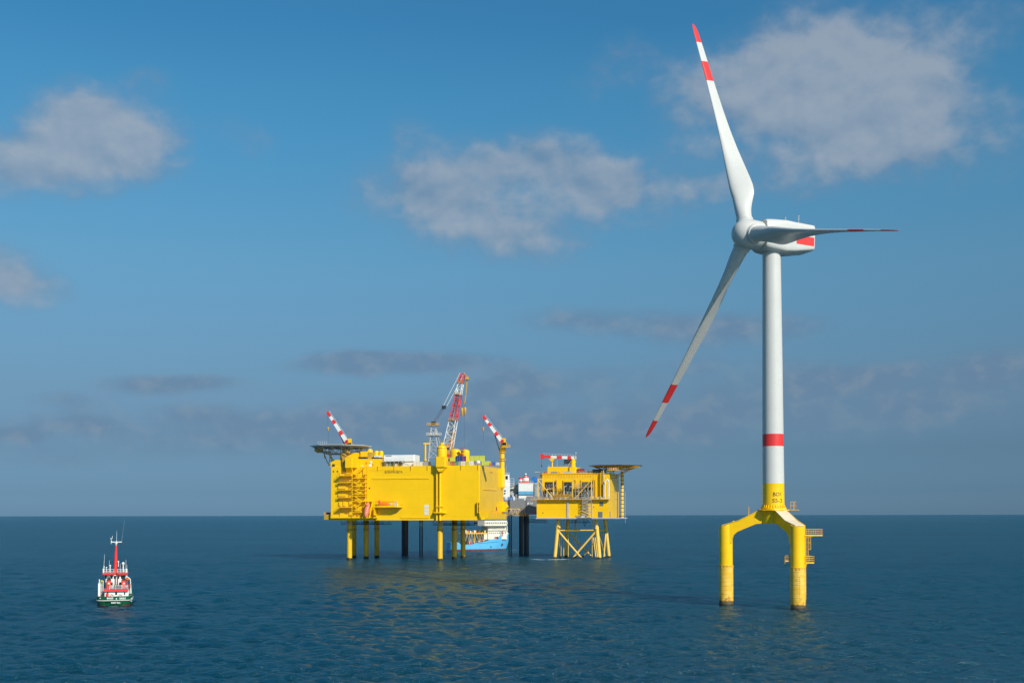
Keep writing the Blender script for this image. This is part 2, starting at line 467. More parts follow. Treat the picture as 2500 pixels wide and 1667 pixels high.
# ------------------------------------------------------------------ the sea
def make_sea():
    rng = np.random.default_rng(11)
    az_d = np.linspace(-R(31), R(31), 860)
    az_c = np.linspace(R(31), 2 * math.pi - R(31), 120)[1:-1]
    A = np.concatenate([az_d, az_c])
    r1 = [45.0]
    while r1[-1] < 2600: r1.append(r1[-1] * 1.0042)
    while r1[-1] < 90000: r1.append(r1[-1] * 1.16)
    Rr = np.array(r1)
    nA, nR = len(A), len(Rr)
    rr, aa = np.meshgrid(Rr, A, indexing='ij')
    X = (rr * np.sin(aa)).ravel(); Y = (rr * np.cos(aa)).ravel(); Z = np.zeros_like(X)
    rf = rr.ravel(); cell = rf * .0042
    dense = np.abs(((aa.ravel() + math.pi) % (2 * math.pi)) - math.pi) < R(31.01)
    cell = np.where(dense, cell, rf * .05 + .5)
    wind = R(-76)      # travel direction
    for i in range(150):
        lam = 1.3 * (15 / 1.3) ** rng.random()
        th = wind + rng.normal() * .55
        kx, ky = 2 * math.pi / lam * math.cos(th), 2 * math.pi / lam * math.sin(th)
        amp = .0088 * lam ** .80 * rng.uniform(.5, 1.3) * (1.25 if lam < 6 else 1.25 * (6 / lam) ** 1.3)
        fade = np.clip((lam / cell - 2.2) / 2.5, 0, 1) * np.clip((2400 - rf) / 900, 0, 1)
        ph = kx * X + ky * Y + rng.uniform(0, 6.28)
        Z += amp * fade * (np.sin(ph) + .22 * np.cos(2 * ph))
    co = np.stack([X, Y, Z], 1).astype(np.float32)
    cen = len(co)
    co = np.vstack([co, [[0, 0, 0]]]).astype(np.float32)
    i = np.arange(nR - 1)[:, None] * nA; j = np.arange(nA)[None, :]; j2 = (j + 1) % nA
    quads = np.stack([i + j, i + nA + j, i + nA + j2, i + j2], -1).reshape(-1, 4)[:, ::-1]
    tris = np.stack([np.full(nA, cen), (np.arange(nA) + 1) % nA, np.arange(nA)], 1)
    me = bpy.data.meshes.new('sea')
    me.vertices.add(len(co)); me.vertices.foreach_set('co', co.ravel())
    nl = quads.size + tris.size
    me.loops.add(nl); me.loops.foreach_set('vertex_index', np.concatenate([quads.ravel(), tris.ravel()]).astype(np.int32))
    npoly = len(quads) + len(tris)
    me.polygons.add(npoly)
    ls = np.concatenate([np.arange(len(quads)) * 4, quads.size + np.arange(len(tris)) * 3]).astype(np.int32)
    me.polygons.foreach_set('loop_start', ls)
    me.polygons.foreach_set('use_smooth', np.ones(npoly, bool))
    me.update(); me.validate()
    if me.polygons[0].normal.z < 0: me.flip_normals()
    m = bpy.data.materials.new('sea_water'); m.use_nodes = True
    t = NT(m.node_tree); b = m.node_tree.nodes['Principled BSDF']
    g = t.n('ShaderNodeNewGeometry'); sp = t.n('ShaderNodeSeparateXYZ'); t.l(g.outputs['Position'], sp.inputs[0])
    def tex(scale, stretch, det, rot, ro=.6):
        mp = t.n('ShaderNodeMapping'); mp.inputs['Scale'].default_value = (stretch, 1, 1); mp.inputs['Rotation'].default_value = (0, 0, rot)
        t.l(g.outputs['Position'], mp.inputs[0])
        nd = t.n('ShaderNodeTexNoise', _Scale=scale, _Detail=det, _Roughness=ro); t.l(mp.outputs[0], nd.inputs['Vector'])
        return nd.outputs[0]
    big = tex(.010, .5, 3, R(10)); mid = tex(.16, .5, 5, R(24)); fine = tex(1.5, .55, 4, R(18)); far = tex(.045, .45, 6, R(22), .7)
    patch = t.ss(tex(.004, .35, 4, R(6)), .35, .68)
    h = t.m('ADD', t.m('MULTIPLY', mid, 2.0), t.m('MULTIPLY', fine, .9))
    h = t.m('ADD', h, t.m('MULTIPLY', far, 4.0))
    bp = t.n('ShaderNodeBump', _Strength=1.0, _Distance=1.0); t.l(h, bp.inputs['Height'])
    c = t.mix(patch, (.0008, .042, .067), (.0014, .054, .083))
    # broken foam round the jacket and the vessel's stem
    def ell(cx, cy, rx, ry):
        dx = t.m('DIVIDE', t.m('SUBTRACT', sp.outputs[0], cx), rx); dy = t.m('DIVIDE', t.m('SUBTRACT', sp.outputs[1], cy), ry)
        return t.m('EXPONENT', t.m('MULTIPLY', t.m('ADD', t.m('MULTIPLY', dx, dx), t.m('MULTIPLY', dy, dy)), -1))
    fo = ell(26, 604, 10, 4)
    for e in ((12, 604, 9, 3), (2, 772, 12, 10), (-84, 608, 6, 3), (-35, 588, 4, 3), (-20, 770, 14, 4), (67.5, 279, 3.2, 2.6), (53.1, 293.6, 3.0, 2.2), (72.6, 299.5, 3, 2.4), (-99.3, 296, 4.2, 2.0)):
        fo = t.m('ADD', fo, t.m('MULTIPLY', ell(*e), .72))
    fn_ = tex(.55, .4, 6, 0, .7)
    foam = t.ss(t.m('ADD', t.m('MULTIPLY', fo, .60), fn_), .88, 1.08)
    caps = t.m('MULTIPLY', t.ss(tex(.11, .3, 4, R(12), .55), .775, .80), t.ss(sp.outputs[2], .1, .5))
    foam = t.m('MAXIMUM', foam, t.m('MULTIPLY', caps, .6))
    c = t.mix(foam, c, (.62, .66, .66))
    # water body plus a reflection whose strength saturates, as on a sea roughened by many small facets
    m.node_tree.nodes.remove(b)
    dt = t.n('ShaderNodeVectorMath', operation='DOT_PRODUCT'); t.l(g.outputs['Incoming'], dt.inputs[0]); t.l(bp.outputs[0], dt.inputs[1])
    co_ = t.m('MAXIMUM', dt.outputs['Value'], 0.0)
    fr = t.m('ADD', .02, t.m('MULTIPLY', .98, t.m('POWER', t.m('SUBTRACT', 1.0, co_, clamp=True), 5.0)))
    fr = t.m('MULTIPLY', .66, t.m('DIVIDE', fr, t.m('ADD', fr, .45)))
    df = t.n('ShaderNodeSubsurfaceScattering', falloff='BURLEY'); df.inputs['Scale'].default_value = 9.0; df.inputs['Radius'].default_value = (1, 1, 1); t.l(c, df.inputs['Color']); t.l(bp.outputs[0], df.inputs['Normal'])
    gl = t.n('ShaderNodeBsdfGlossy'); gl.inputs['Color'].default_value = (.72, .92, 1, 1); t.l(bp.outputs[0], gl.inputs['Normal'])
    t.l(t.m('ADD', t.m('MULTIPLY', big, .08), .13), gl.inputs['Roughness'])
    mx = t.n('ShaderNodeMixShader'); t.l(t.m('MULTIPLY', fr, t.m('SUBTRACT', 1.0, foam)), mx.inputs[0]); t.l(df.outputs[0], mx.inputs[1]); t.l(gl.outputs[0], mx.inputs[2])
    t.l(mx.outputs[0], m.node_tree.nodes['Material Output'].inputs['Surface'])
    me.materials.append(m)
    o = bpy.data.objects.new('water', me); COL.objects.link(o); o['kind'] = 'structure'
    return o
make_sea()


# ------------------------------------------------------------------ wind turbine
TC = Vector((64.4, 292.6, 0))
def make_turbine():
    T = thing('wind_turbine', 'tall white wind turbine with red-banded blades on a yellow three-legged foundation', 'wind turbine', loc=TC)
    piles = [Vector((3.1, -11.4, 0)), Vector((-11.3, 2.8, 0)), Vector((8.2, 8.6, 0))]
    names = ['front', 'left', 'rear']
    H0, H1 = 24.0, 19.95              # arm height at centre and at the pile
    for i, p in enumerate(piles):
        rad = p.length; d = p.normalized(); n = Vector((-d.y, d.x, 0))
        b = MB(); b.cyl(p + Vector((0, 0, -6)), p + Vector((0, 0, 9.9)), 1.76, n=40)
        sl_ = b.build('pile', 'sleeve', T)
        b = MB()
        for a in range(16):
            q = Vector((math.cos(a * math.pi / 8), math.sin(a * math.pi / 8), 0))
            b.bar(p + q * 1.79 + Vector((0, 0, 9.45)), p + q * 1.79 + Vector((0, 0, 9.92)), .10)
        b.lathe([(1.70, 9.9), (1.86, 9.9), (1.86, 10.02), (1.70, 10.02)], p, 40)
        b.build('flange', 'oldyel', sl_)
        # upper column with sloping top
        b = MB(); lo = MB().ring(p + Vector((0, 0, 9.98)), Vector((1, 0, 0)), Vector((0, 1, 0)), 1.68, 40)
        hi = [(x, y, H1 + (rad - Vector((x, y, 0)).dot(d)) * .36 * .55 - .02) for x, y, _ in lo]
        b.loft([lo, [(x, y, 17) for x, y, _ in lo], hi])
        leg = b.build('column', 'yellow', T)
        if i == 0:
            lb = MB(); a = math.atan2(-p.y - TC.y, -p.x - TC.x) + .15
            for s_ in (-.35, .35):
                q = Vector((math.cos(a + s_ * .55), math.sin(a + s_ * .55), 0))
            for zz in np.arange(1.9, 9.3, .5):
                pts = [p + Vector((math.cos(a + t_), math.sin(a + t_), 0)) * 1.775 + Vector((0, 0, zz)) for t_ in (-.36, -.12, .10)]
                lb.tube(pts, .035, 4)
            lb.bar(p + Vector((math.cos(a + .1), math.sin(a + .1), 0)) * 1.775 + Vector((0, 0, 1.9)), p + Vector((math.cos(a + .1), math.sin(a + .1), 0)) * 1.775 + Vector((0, 0, 8.0)), .03)
            lb.build('draught_marks', 'mustard', sl_)
        # arm: tapered box girder with a curved haunch into the column
        b = MB()
        top = [(1.0, H0), (3.0, H0 - .25), (rad - 3.2, H1 + 1.05), (rad - .2, H1 + .08)]
        bot = [(rad - .2, 15.5), (rad - 1.55, 15.5), (rad - 1.66, 16.6), (rad - 2.1, 17.6), (rad - 2.9, 18.3), (rad - 4.1, 18.85), (4.2, 20.25), (1.0, 20.55)]
        prof = top + bot; hw = 1.36
        A = [d * r_ + n * hw + Vector((0, 0, z)) for r_, z in prof]; B = [d * r_ - n * hw + Vector((0, 0, z)) for r_, z in prof]
        m_ = len(prof); fs = [tuple(range(m_)), tuple(range(m_, 2 * m_))[::-1]] + [(j, (j + 1) % m_, m_ + (j + 1) % m_, m_ + j) for j in range(m_)]
        b.add(A + B, fs)
        arm = b.build('support_arm', 'yellow', T, smooth=25)
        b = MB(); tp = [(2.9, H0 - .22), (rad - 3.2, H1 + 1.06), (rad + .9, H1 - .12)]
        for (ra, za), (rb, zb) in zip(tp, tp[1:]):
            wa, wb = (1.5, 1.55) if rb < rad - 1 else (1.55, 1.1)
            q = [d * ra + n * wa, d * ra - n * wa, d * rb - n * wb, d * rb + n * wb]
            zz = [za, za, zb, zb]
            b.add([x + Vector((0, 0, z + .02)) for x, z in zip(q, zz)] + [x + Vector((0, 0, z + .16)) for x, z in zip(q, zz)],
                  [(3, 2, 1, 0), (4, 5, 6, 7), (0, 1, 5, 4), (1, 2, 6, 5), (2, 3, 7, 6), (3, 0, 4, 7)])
        b.build('top_plate', 'pale_highlight' if i == 0 else 'yellow', arm)  # front arm top is pale to imitate a highlight, the others plain yellow
        b = MB()
        if i == 1:
            q = d * (rad - 1.9); b.ball(q + Vector((0, 0, H1 + .75)), .35, 8); b.build('deck_lamp', 'oldyel', arm); b = MB()
            b.bar(d * 6 + Vector((0, 0, 22.0)), d * 6 + Vector((0, 0, 24.6)), .10)
            b.build('lamp_post', 'oldyel', arm)
    b = MB(); b.lathe([(2.95, 20.3), (2.95, 23.5), (3.2, 23.9), (3.2, 24.15)], n=48)
    hub = b.build('central_hub', 'yellow', T)
    b = MB(); b.lathe([(2.6, 23.55), (4.15, 23.55), (4.15, 23.75), (2.6, 23.75)], n=10)
    b.build('hub_platform', 'yellow', hub)
    b = MB(); e = Vector((.86, -.5, 0)).normalized()
    c0 = e * 4.2 + Vector((0, 0, 23.8)); f_ = Vector((-e.y, e.x, 0))
    b.box(3.6, 5.8, -2.2, .4, 23.6, 23.74)
    b.rail([(3.7, -2.2, 23.7), (5.0, -2.2, 23.7), (5.0, .4, 23.7)], 1.9, 1.1, .07, 2)
    b.build('hub_railing', 'oldyel', hub)
    # tower
    zs = [(2.68, 24.15), (2.66, 26), (2.64, 30.2), (2.585, 39.3), (2.57, 42.3), (2.40, 66), (2.2, 87.9)]
    b = MB(); b.lathe(zs, n=64, ks=[0, 0, 1, 2, 1, 1])
    tw = b.build('tower', ['yellow', 'turb', 'red'], T)
    b = MB()
    for a in range(28):
        q = Vector((math.cos(a * math.pi / 14), math.sin(a * math.pi / 14), 0)); t_ = Vector((-q.y, q.x, 0))
        o_ = q * 2.66
        b.add([o_ + t_ * .05 + Vector((0, 0, 24.15)), o_ + q * .38 + t_ * .05 + Vector((0, 0, 24.15)), o_ + t_ * .05 + Vector((0, 0, 25.05)),
               o_ - t_ * .05 + Vector((0, 0, 24.15)), o_ + q * .38 - t_ * .05 + Vector((0, 0, 24.15)), o_ - t_ * .05 + Vector((0, 0, 25.05))],
              [(0, 1, 2), (3, 5, 4), (0, 3, 4, 1), (1, 4, 5, 2), (2, 5, 3, 0)])
    b.lathe([(2.66, 24.16), (3.12, 24.16), (3.12, 24.24), (2.66, 24.24)], n=48); b.build('base_flange', 'yellow', tw, 0)
    face = math.atan2(-TC.y, -TC.x) + R(22)
    def wrap(z0):
        return lambda x, y, z: ((2.67 + .02 + z) * math.cos(face + x / 2.67), (2.67 + .02 + z) * math.sin(face + x / 2.67), z0 + y)
    text('lettering', 'BO1', .95, 'text', tw, wrap(27.05), 2.05)
    text('lettering', 'S5-2', .95, 'text', tw, wrap(25.5), 2.55)
    # access platforms and ladder on the front pile
    p = piles[0]; er = Vector((.97, -.22, 0)); 
    def plat(name, z, x0, x1, y0, y1, h):
        b = MB(); b.box(p.x + x0, p.x + x1, p.y + y0, p.y + y1, z - .28, z, 0)
        b.prism([(p.x + x0, z - .28), (p.x + x1 - 1.2, z - .28), (p.x + x0, z - .75)], p.y + y0 + .2, p.y + y0 + .5, 'y', 0)
        o_ = b.build(name, 'yellow', T)
        r_ = MB(); r_.rail([(p.x + x0, p.y + y0, z), (p.x + x1, p.y + y0, z), (p.x + x1, p.y + y1, z), (p.x + x0, p.y + y1, z)], h, .95, .055, 3)
        r_.build('railing', 'oldyel', o_)
    plat('access_platform', 17.75, 1.5, 5.85, -.4, 1.8, 1.3)
    plat('access_platform', 11.3, 1.5, 3.65, -1.0, 1.6, 1.4)
    plat('access_platform', 11.7, -2.95, -1.55, .2, 1.9, 1.1)
    b = MB()
    for xx in (1.85, 2.4):
        b.bar((p.x + xx, p.y - .5, 11.3), (p.x + xx, p.y - .5, 17.6), .07)
    for zz in np.arange(11.5, 17.6, .3): b.bar((p.x + 1.85, p.y - .5, zz), (p.x + 2.4, p.y - .5, zz), .04)
    for xx in (2.5, 2.95): b.bar((p.x + xx, p.y - .6, 14.3), (p.x + xx, p.y - .6, 17.5), .08)
    for zz in (14.3, 15.9): b.bar((p.x + 2.3, p.y - .6, zz), (p.x + 2.95, p.y - .6, zz), .08)
    b.build('ladder', 'oldyel', T)

    # rotor and nacelle axes
    yaw, tilt = R(68.4), R(1.7)
    n = Vector((-math.sin(yaw) * math.cos(tilt), -math.cos(yaw) * math.cos(tilt), math.sin(tilt)))
    side = Vector((0, 0, 1)).cross(n).normalized(); u = n.cross(side)
    hubc = Vector((0, 0, 91.15)) + n * 6.7
    # nacelle
    secs = [(3.2, 3.55, 3.6, -3.5), (3.9, 3.75, 3.8, -3.85), (5.5, 3.85, 3.95, -4.05), (9.0, 3.85, 3.9, -4.1), (11.5, 3.75, 3.75, -3.8), (16.9, 3.45, 3.6, -2.85), (17.15, 3.38, 3.52, -2.78)]
    b = MB(); rings = []
    dn = -n
    for x, hw, zt, zb in secs:
        zc, hh = (zt + zb) / 2, (zt - zb) / 2; rg = []
        for i in range(48):
            a = 2 * math.pi * i / 48; ex = .23 if x > 8 else .42
            cx = math.copysign(abs(math.cos(a)) ** ex, math.cos(a)) * hw; cz = math.copysign(abs(math.sin(a)) ** ex, math.sin(a)) * hh
            rg.append(tuple(hubc + dn * x + side * cx + u * (zc + cz)))
        rings.append(rg)
    b.loft(rings)
    # red band on the flanks
    na = b.build('nacelle', ['turb', 'red'], T, 40)
    for sg in (-1, 1):
        b = MB(); pts = []
        for x, hw, zt, zb in secs[4:6]:
            pts.append((x, hw))
        up_ = [hubc + dn * x + side * sg * (hw + .025) + u * .30 for x, hw in pts]; lo_ = [hubc + dn * x + side * sg * (hw + .025) + u * (-1.85) for x, hw in pts]
        inn = [q - side * sg * .12 for q in up_], [q - side * sg * .12 for q in lo_]
        m_ = len(pts)
        for j in range(m_ - 1):
            b.add([up_[j], up_[j + 1], lo_[j + 1], lo_[j], inn[0][j], inn[0][j + 1], inn[1][j + 1], inn[1][j]],
                  [(0, 1, 2, 3), (0, 4, 5, 1), (3, 2, 6, 7), (1, 5, 6, 2), (0, 3, 7, 4)])
        b.build('red_band', 'red', na, 0)
    for x, h in ((9.6, 1.0), (13.5, 1.9)):
        b = MB(); q = hubc + dn * x + side * 1.6 + u * 3.7
        b.cyl(q, q + u * h, .09, n=8)
        b.cyl(q + u * h, q + u * (h + .28), .17, n=8)
        b.bar(q + u * (h * .7) - dn * .3, q + u * (h * .7) + dn * .3, .04)
        b.build('sensor_mast', 'ltgrey', na)
    b = MB(); b.cyl((0, 0, 87.4), (0, 0, 88.3), 2.35, n=48); b.build('yaw_collar', 'grey', na)
    # spinner
    prof = []
    for t_ in np.linspace(0, 1, 26):
        x = -3.3 + t_ * 7.5
        r_ = 3.62 * math.sqrt(max(0, 1 - (x / 4.22) ** 2)) ** .92 if x > 0 else 3.62 - .018 * x * x
        prof.append((max(r_, .02), x))
    b = MB(); b.lathe([(2.9, -3.35)] + prof, hubc, 64, ax=n)
    sp_ = b.build('spinner', 'turb', T, 50)
    # blades
    st = [(2.0, 3.75, 1.0, 130), (4.6, 3.7, 1.0, 130), (6.0, 3.85, .92, 130), (8, 4.5, .72, 130), (9.4, 5.1, .57, 129.5), (11, 5.6, .46, 128.5), (12.6, 5.8, .40, 127), (15, 5.5, .345, 123.5), (19, 4.85, .295, 116), (24, 4.10, .26, 107),
          (30, 3.38, .235, 99.5), (36, 2.85, .215, 95.5), (42, 2.42, .20, 93.3), (45.2, 2.25, .195, 92.8), (51.2, 1.95, .19, 92), (57.2, 1.65, .18, 91.2), (60.6, 1.38, .18, 91), (62.1, .95, .18, 91), (62.9, .35, .2, 91)]
    # denser stations between the listed ones
    fine_r = np.concatenate([np.arange(2.0, 61.6, .6), [61.6, 62.1, 62.5, 62.8, 62.95]])
    xs_ = np.array([x[0] for x in st]); dense_r = np.arange(-2, 67, .1)
    cols = []
    for q in (1, 2, 3):
        v_ = np.interp(dense_r, xs_, [x[q] for x in st]); kn = np.hanning(41); kn /= kn.sum()
        sm = np.convolve(np.pad(v_, 20, mode='edge'), kn, 'valid'); cols.append(np.where(fine_r > 59.5, np.interp(fine_r, dense_r, v_), np.interp(fine_r, dense_r, sm)))
    st = [(float(r_), float(a_), float(b_), float(c_)) for r_, a_, b_, c_ in zip(fine_r, *cols)]
    cone = R(4.2)
    for kk in range(3):
        a = R(-18.8 + 120 * kk)
        bd = ((u * math.cos(a) + side * math.sin(a)) * math.cos(cone) + n * math.sin(cone)).normalized()
        mo = (-u * math.sin(a) + side * math.cos(a))
        b = MB(); rings = []; ks = []
        for (r_, c_, th, be) in st:
            be = R(be); ce = (-mo * math.cos(be) - n * math.sin(be)); ce = (ce - bd * ce.dot(bd)).normalized(); nn = bd.cross(ce)
            rg = []; bl_ = max(0.0, min(1.0, (1.0 - th) / .5))     # 0 circle, 1 aerofoil
            sweep = n * (.0009 * max(0, r_ - 20) ** 2 * .35) - Vector((0, 0, 1)) * (.00036 * r_ * r_ * math.hypot(bd.x, bd.y) ** 3)   # own weight bends a level blade
            for i in range(40):
                t_ = 2 * math.pi * i / 40; xc = .5 - .5 * math.cos(t_)      # 0 at LE
                yt = 5 * (.2969 * math.sqrt(xc) - .126 * xc - .3516 * xc ** 2 + .2843 * xc ** 3 - .1036 * xc ** 4)
                ya = yt * th * math.copysign(1, math.sin(t_)) if 0 < i < 40 else 0
                ya += .03 * math.sin(math.pi * xc) * bl_
                yc = .5 * math.sin(t_) * th
                y_ = yc * (1 - bl_) + ya * bl_
                ax_ = .5 * (1 - bl_) + .30 * bl_
                rg.append(tuple(hubc + bd * r_ + sweep + ce * ((xc - ax_) * c_) + nn * (y_ * c_)))
            rings.append(rg)
        for (r0, *_), (r1_, *_) in zip(st, st[1:]):
            mid = (r0 + r1_) / 2; ks.append(1 if (45.2 < mid < 51.2 or mid > 57.2) else 0)
        b.loft(rings, ks=ks)
        bl_o = b.build('blade', ['turb', 'red'], T, 50)
        b = MB(); pr = [(1.98, 0), (2.08, .05), (2.08, .55), (1.98, .6)]
        q = hubc + bd * 3.55; b.lathe([(2.6, -1.7), (2.45, -1.0), (2.22, -.35), (2.12, -.02)] + pr + [(1.9, .6)], q, 48, ax=bd)
        b.build('root_collar', 'turb', bl_o)
make_turbine()


# ------------------------------------------------------------------ large converter platform
BF = Frame(-91.2, 597.3, -13)
BW, BD, BZ0, BZ1 = 77.0, 51.0, 20.1, 46.9
xL = BF.hit(*C1(388, 900), 0)[0]; xR = BF.hit(*C2(1245, 900), 0)[0]
def r1(x0, y0, x1, y1, ly): return BF.rect(C1(x0, y0), C1(x1, y1), ly)
def r2(x0, y0, x1, y1, ly): return BF.rect(C2(x0, y0), C2(x1, y1), ly)
def make_beta():
    T = thing('converter_platform', 'largest yellow box platform, high walls and helideck, standing on round yellow legs', 'offshore platform', BF)
    b = MB(); b.box(xL, xR, 0, BD, BZ0, BZ1, ch=.25)
    body = b.build('hull', 'wall', T, 0)
    # ledges and seams of the front wall
    for (xa, ya, xb, yb, d) in ((1085, 717, 3150, 728, .25), (985, 586, 1510, 594, .12), (1560, 1378, 3140, 1392, .35)):
        x0, x1, z0, z1 = r1(xa, ya, xb, yb, 0); 
        MBx = MB(); MBx.box(x0, min(x1, 51.5), -d, .1, z0, z1); MBx.build('ledge', 'yellow', body, 0)
    b = MB()
    for z in (BZ0 + .5,): b.box(xL - .05, xR + .05, -.18, .1, BZ0 - .05, BZ0 + .55)
    b.build('bottom_flange', 'yellow', body, 0)
    b = MB(); b.box(xL - 4.2, xL - .02, 2, 30, BZ0 + .3, BZ0 + 2.8); b.box(xL - 4.4, xL - 3.9, 2, 30, BZ0 + 2.9, BZ0 + 4.0)
    b.build('side_walkway', 'mustard', T, 0)
    # lettering
    x0, x1, z0, z1 = r1(1290, 605, 1585, 645, 0)
    text('lettering', 'BORWIN BETA', z1 - z0, 'text', body, lambda x, y, z: ((x0 + x1) / 2 + x, -.03 - z, z0 + y), x1 - x0)
    # deck edge railing
    b = MB(); b.rail([(26, .3, BZ1), (xR - .3, .3, BZ1), (xR - .3, BD - 4, BZ1)], 1.1, 2.4, .05, 2)
    b.build('railing', 'oldyel', T)
    for x in np.arange(25, xR, 8.6):
        b = MB(); b.box(x - .05, x + .05, -.35, .05, BZ1 - 2.2, BZ1 + .1); b.build('fender_post', 'mustard', body, 0)
    # dark recesses / doors, access marks
    b = MB(); x0, x1, z0, z1 = r2(365, 1180, 435, 1350, 0)
    for i in range(3): b.box(x0, x1, -.06, .02, z0 + (z1 - z0) * i / 3 + .05, z0 + (z1 - z0) * (i + .9) / 3)
    b.build('wall_hatch', 'cream', body, 0)
    # side wall details
    def rs(xa, ya, xb, yb):
        y0, z1 = BF.hitx(*C2(xa, ya), xR); y1, z0 = BF.hitx(*C2(xb, yb), xR); return min(y0, y1), max(y0, y1), min(z0, z1), max(z0, z1)
    y0, y1, z0, z1 = rs(1300, 938, 1515, 956)
    b = MB(); b.box(xR - .1, xR + .3, y0, y1, z0, z1 - .2); b.build('ledge', 'yellow', body, 0)
    y0, y1, z0, z1 = rs(1405, 655, 1460, 685)
    b = MB(); b.box(xR - .1, xR + .06, y0, y1, z0, z1); b.build('name_plate', 'plate', body, 0)
    b = MB(); y0, y1, z0, z1 = rs(1508, 1220, 1522, 1280); b.box(xR - .1, xR + .05, y0, y1, z0, z1); b.build('door', 'dkred', body, 0)
    b = MB(); b.box(xR, xR + 1.4, 6, BD + .5, BZ0 + .3, BZ0 + 3.1); b.build('side_balcony', 'yellow', T, 0)
    b = MB(); b.rail([(xR + 1.35, 6, BZ0 + 3.1), (xR + 1.35, BD, BZ0 + 3.1)], 1.2, 2.5, .06); b.build('railing', 'oldyel', T)
    b = MB(); b.box(xR + .02, xR + 2.0, BD - 5, BD - .5, BZ0 + 4.2, BZ0 + 9.5); b.prism([(xR + 2, BZ0 + 8.5), (xR + 3.1, BZ0 + 6.8), (xR + 2, BZ0 + 5.5)], BD - 4, BD - 1, 'y'); b.build('bridge_portal', 'yellow', T, 0)
    x0, x1, z0, z1 = r2(1238, 1310, 1392, 1388, -1.5)
    b = MB(); b.prism([(x0 + .4, z0), (x1, z0), (x1 + .2, z1), (x0, z1)], -1.6, -.01, 'y'); b.build('corner_box', 'yellow', body, 0)
    x0, x1, z0, z1 = r2(1200, 1135, 1262, 1310, 0)
    b = MB(); b.box(x0 + .6, x0 + .9, -1.6, -.01, z0, z1); b.box(x1 - .35, x1, -1.6, -.01, z0, z1); b.box(x0 + .6, x1, -1.7, -.01, z0 - .2, z0); b.box(x0 + .9, x1 - .35, -1.0, -.7, z0 + 3, z0 + 3.4)
    b.build('fender_frame', 'yellow', body, 0)

    # balconies (front left corner)
    ys = [(680, 722, 3.4), (796, 722, 2.2), (918, 722, 2.2), (1044, 722, 2.2), (1206, 722, 3.6)]
    for y, xb, dep in ys:
        xa_, z = BF.hit(*C1(505, y), -dep); xb_, _ = BF.hit(*C1(xb, y), -dep)
        b = MB(); b.box(xa_, xb_ + .3, -dep, -.01, z - .35, z)
        o = b.build('balcony', 'yellow', T, 0)
        b = MB(); b.rail([(xa_, -.1, z), (xa_, -dep + .1, z), (xb_, -dep + .1, z)], 1.1, 1.6, .05); b.build('railing', 'oldyel', o)
    b = MB(); x0, x1, z0, z1 = r1(388, 1370, 1150, 1392, -2.4); b.box(x0, x1, -2.4, -.02, z0, z1)
    o = b.build('balcony', 'yellow', T, 0)
    b = MB(); b.rail([(x0, -2.3, z1), (x0 + 13, -2.3, z1)], 1.1, 1.6, .05); b.build('railing', 'oldyel', o)
    # lit equipment on balconies
    for (xa, ya, xb, yb) in ((545, 1310, 620, 1372), (515, 862, 635, 905), (515, 990, 640, 1030), (530, 1120, 560, 1190), (600, 1115, 640, 1190), (640, 590, 735, 655), (830, 1300, 905, 1360)):
        x0, x1, z0, z1 = r1(xa, ya, xb, yb, -.6); b = MB(); b.box(x0, x1, -.75, -.01, z0, z1); b.build('equipment_box', 'yellow', T, 0)
    for (xa, ya) in ((437, 618), (503, 616), (1035, 895)):
        x, z = BF.hit(*C1(xa, ya), 0); b = MB(); b.lathe([(.42, 0), (.42, .08), (.3, .08)], (x, .02, z), 14, ax=Vector((0, -1, 0))); b.build('porthole', 'dark', body)
    x0, x1, z0, z1 = r1(418, 495, 460, 530, 0); b = MB(); b.box(x0, x1, -.05, .02, z0, z1); b.build('vent', 'dark', body, 0)
    # stair tower
    x0, _ = BF.hit(*C1(742, 900), -2.6); x1, _ = BF.hit(*C1(975, 900), -2.6)
    lv = [660, 725, 800, 860, 922, 988, 1022, 1112, 1200, 1295, 1385]
    zl = [BF.hit(*C1(800, y), -2.6)[1] for y in lv]; zt = BF.hit(*C1(800, 545), -2.6)[1]
    b = MB()
    for x in (x0, x1 - .2):
        for y in (-2.6, -.15): b.box(x, x + .3, y - .12, y + .12, zl[-1], zt + (2 if x > x0 else -2))
    ST = b.build('stair_tower', 'yellow', T, 0)
    b = MB()
    for i, z in enumerate(zl[:-1]):
        b.box(x0, x0 + 1.8, -2.6, -.1, z - .18, z); b.box(x1 - 1.6, x1, -2.6, -.1, z - .18, z)
        b.box(x0, x1, -2.68, -2.58, z - .2, z + .12)
        b.bar((x0, -2.62, z + 1.0), (x1, -2.62, z + 1.0), .05)
    b.build('landing', 'yellow', ST, 0)
    zz = [zt] + zl
    for i in range(len(zz) - 1):
        b = MB(); yy = -2.2 if i % 2 else -1.1
        xa, xb = (x0 + 1.6, x1 - 1.4) if i % 2 else (x1 - 1.4, x0 + 1.6)
        za, zb = zz[i], zz[i + 1]
        b.prism([(xa, za), (xa, za - .5), (xb, zb - .5), (xb, zb)], yy - .45, yy + .45, 'y')
        b.bar((xa, yy - .45, za + 1), (xb, yy - .45, zb + 1), .06); b.build('stair_flight', 'yellow', ST, 0)
    # deck house behind the helideck
    x0, x1, z0, z1 = r1(735, 345, 1225, 545, 3)
    x0, x1, z0, z1 = r1(390, 425, 600, 545, .4); b = MB(); b.box(x0, x1, .4, 14, BZ1 - .05, z1); H_ = b.build('deck_house', 'wall', T, 0)
    x0, x1, z0, z1 = r1(735, 345, 835, 545, 2); b = MB(); b.box(x0 - 6, x1, 2, 16, BZ1 - .04, z1 + 1.2)
    b.build('deck_house', 'wall', T, 0)
    x0, x1, z0, z1 = r1(835, 410, 1220, 545, 2.6); b = MB(); b.box(x0 + .02, x1, 2.6, 15, BZ1 - .03, z1); D2 = b.build('deck_house', 'wall', T, 0)
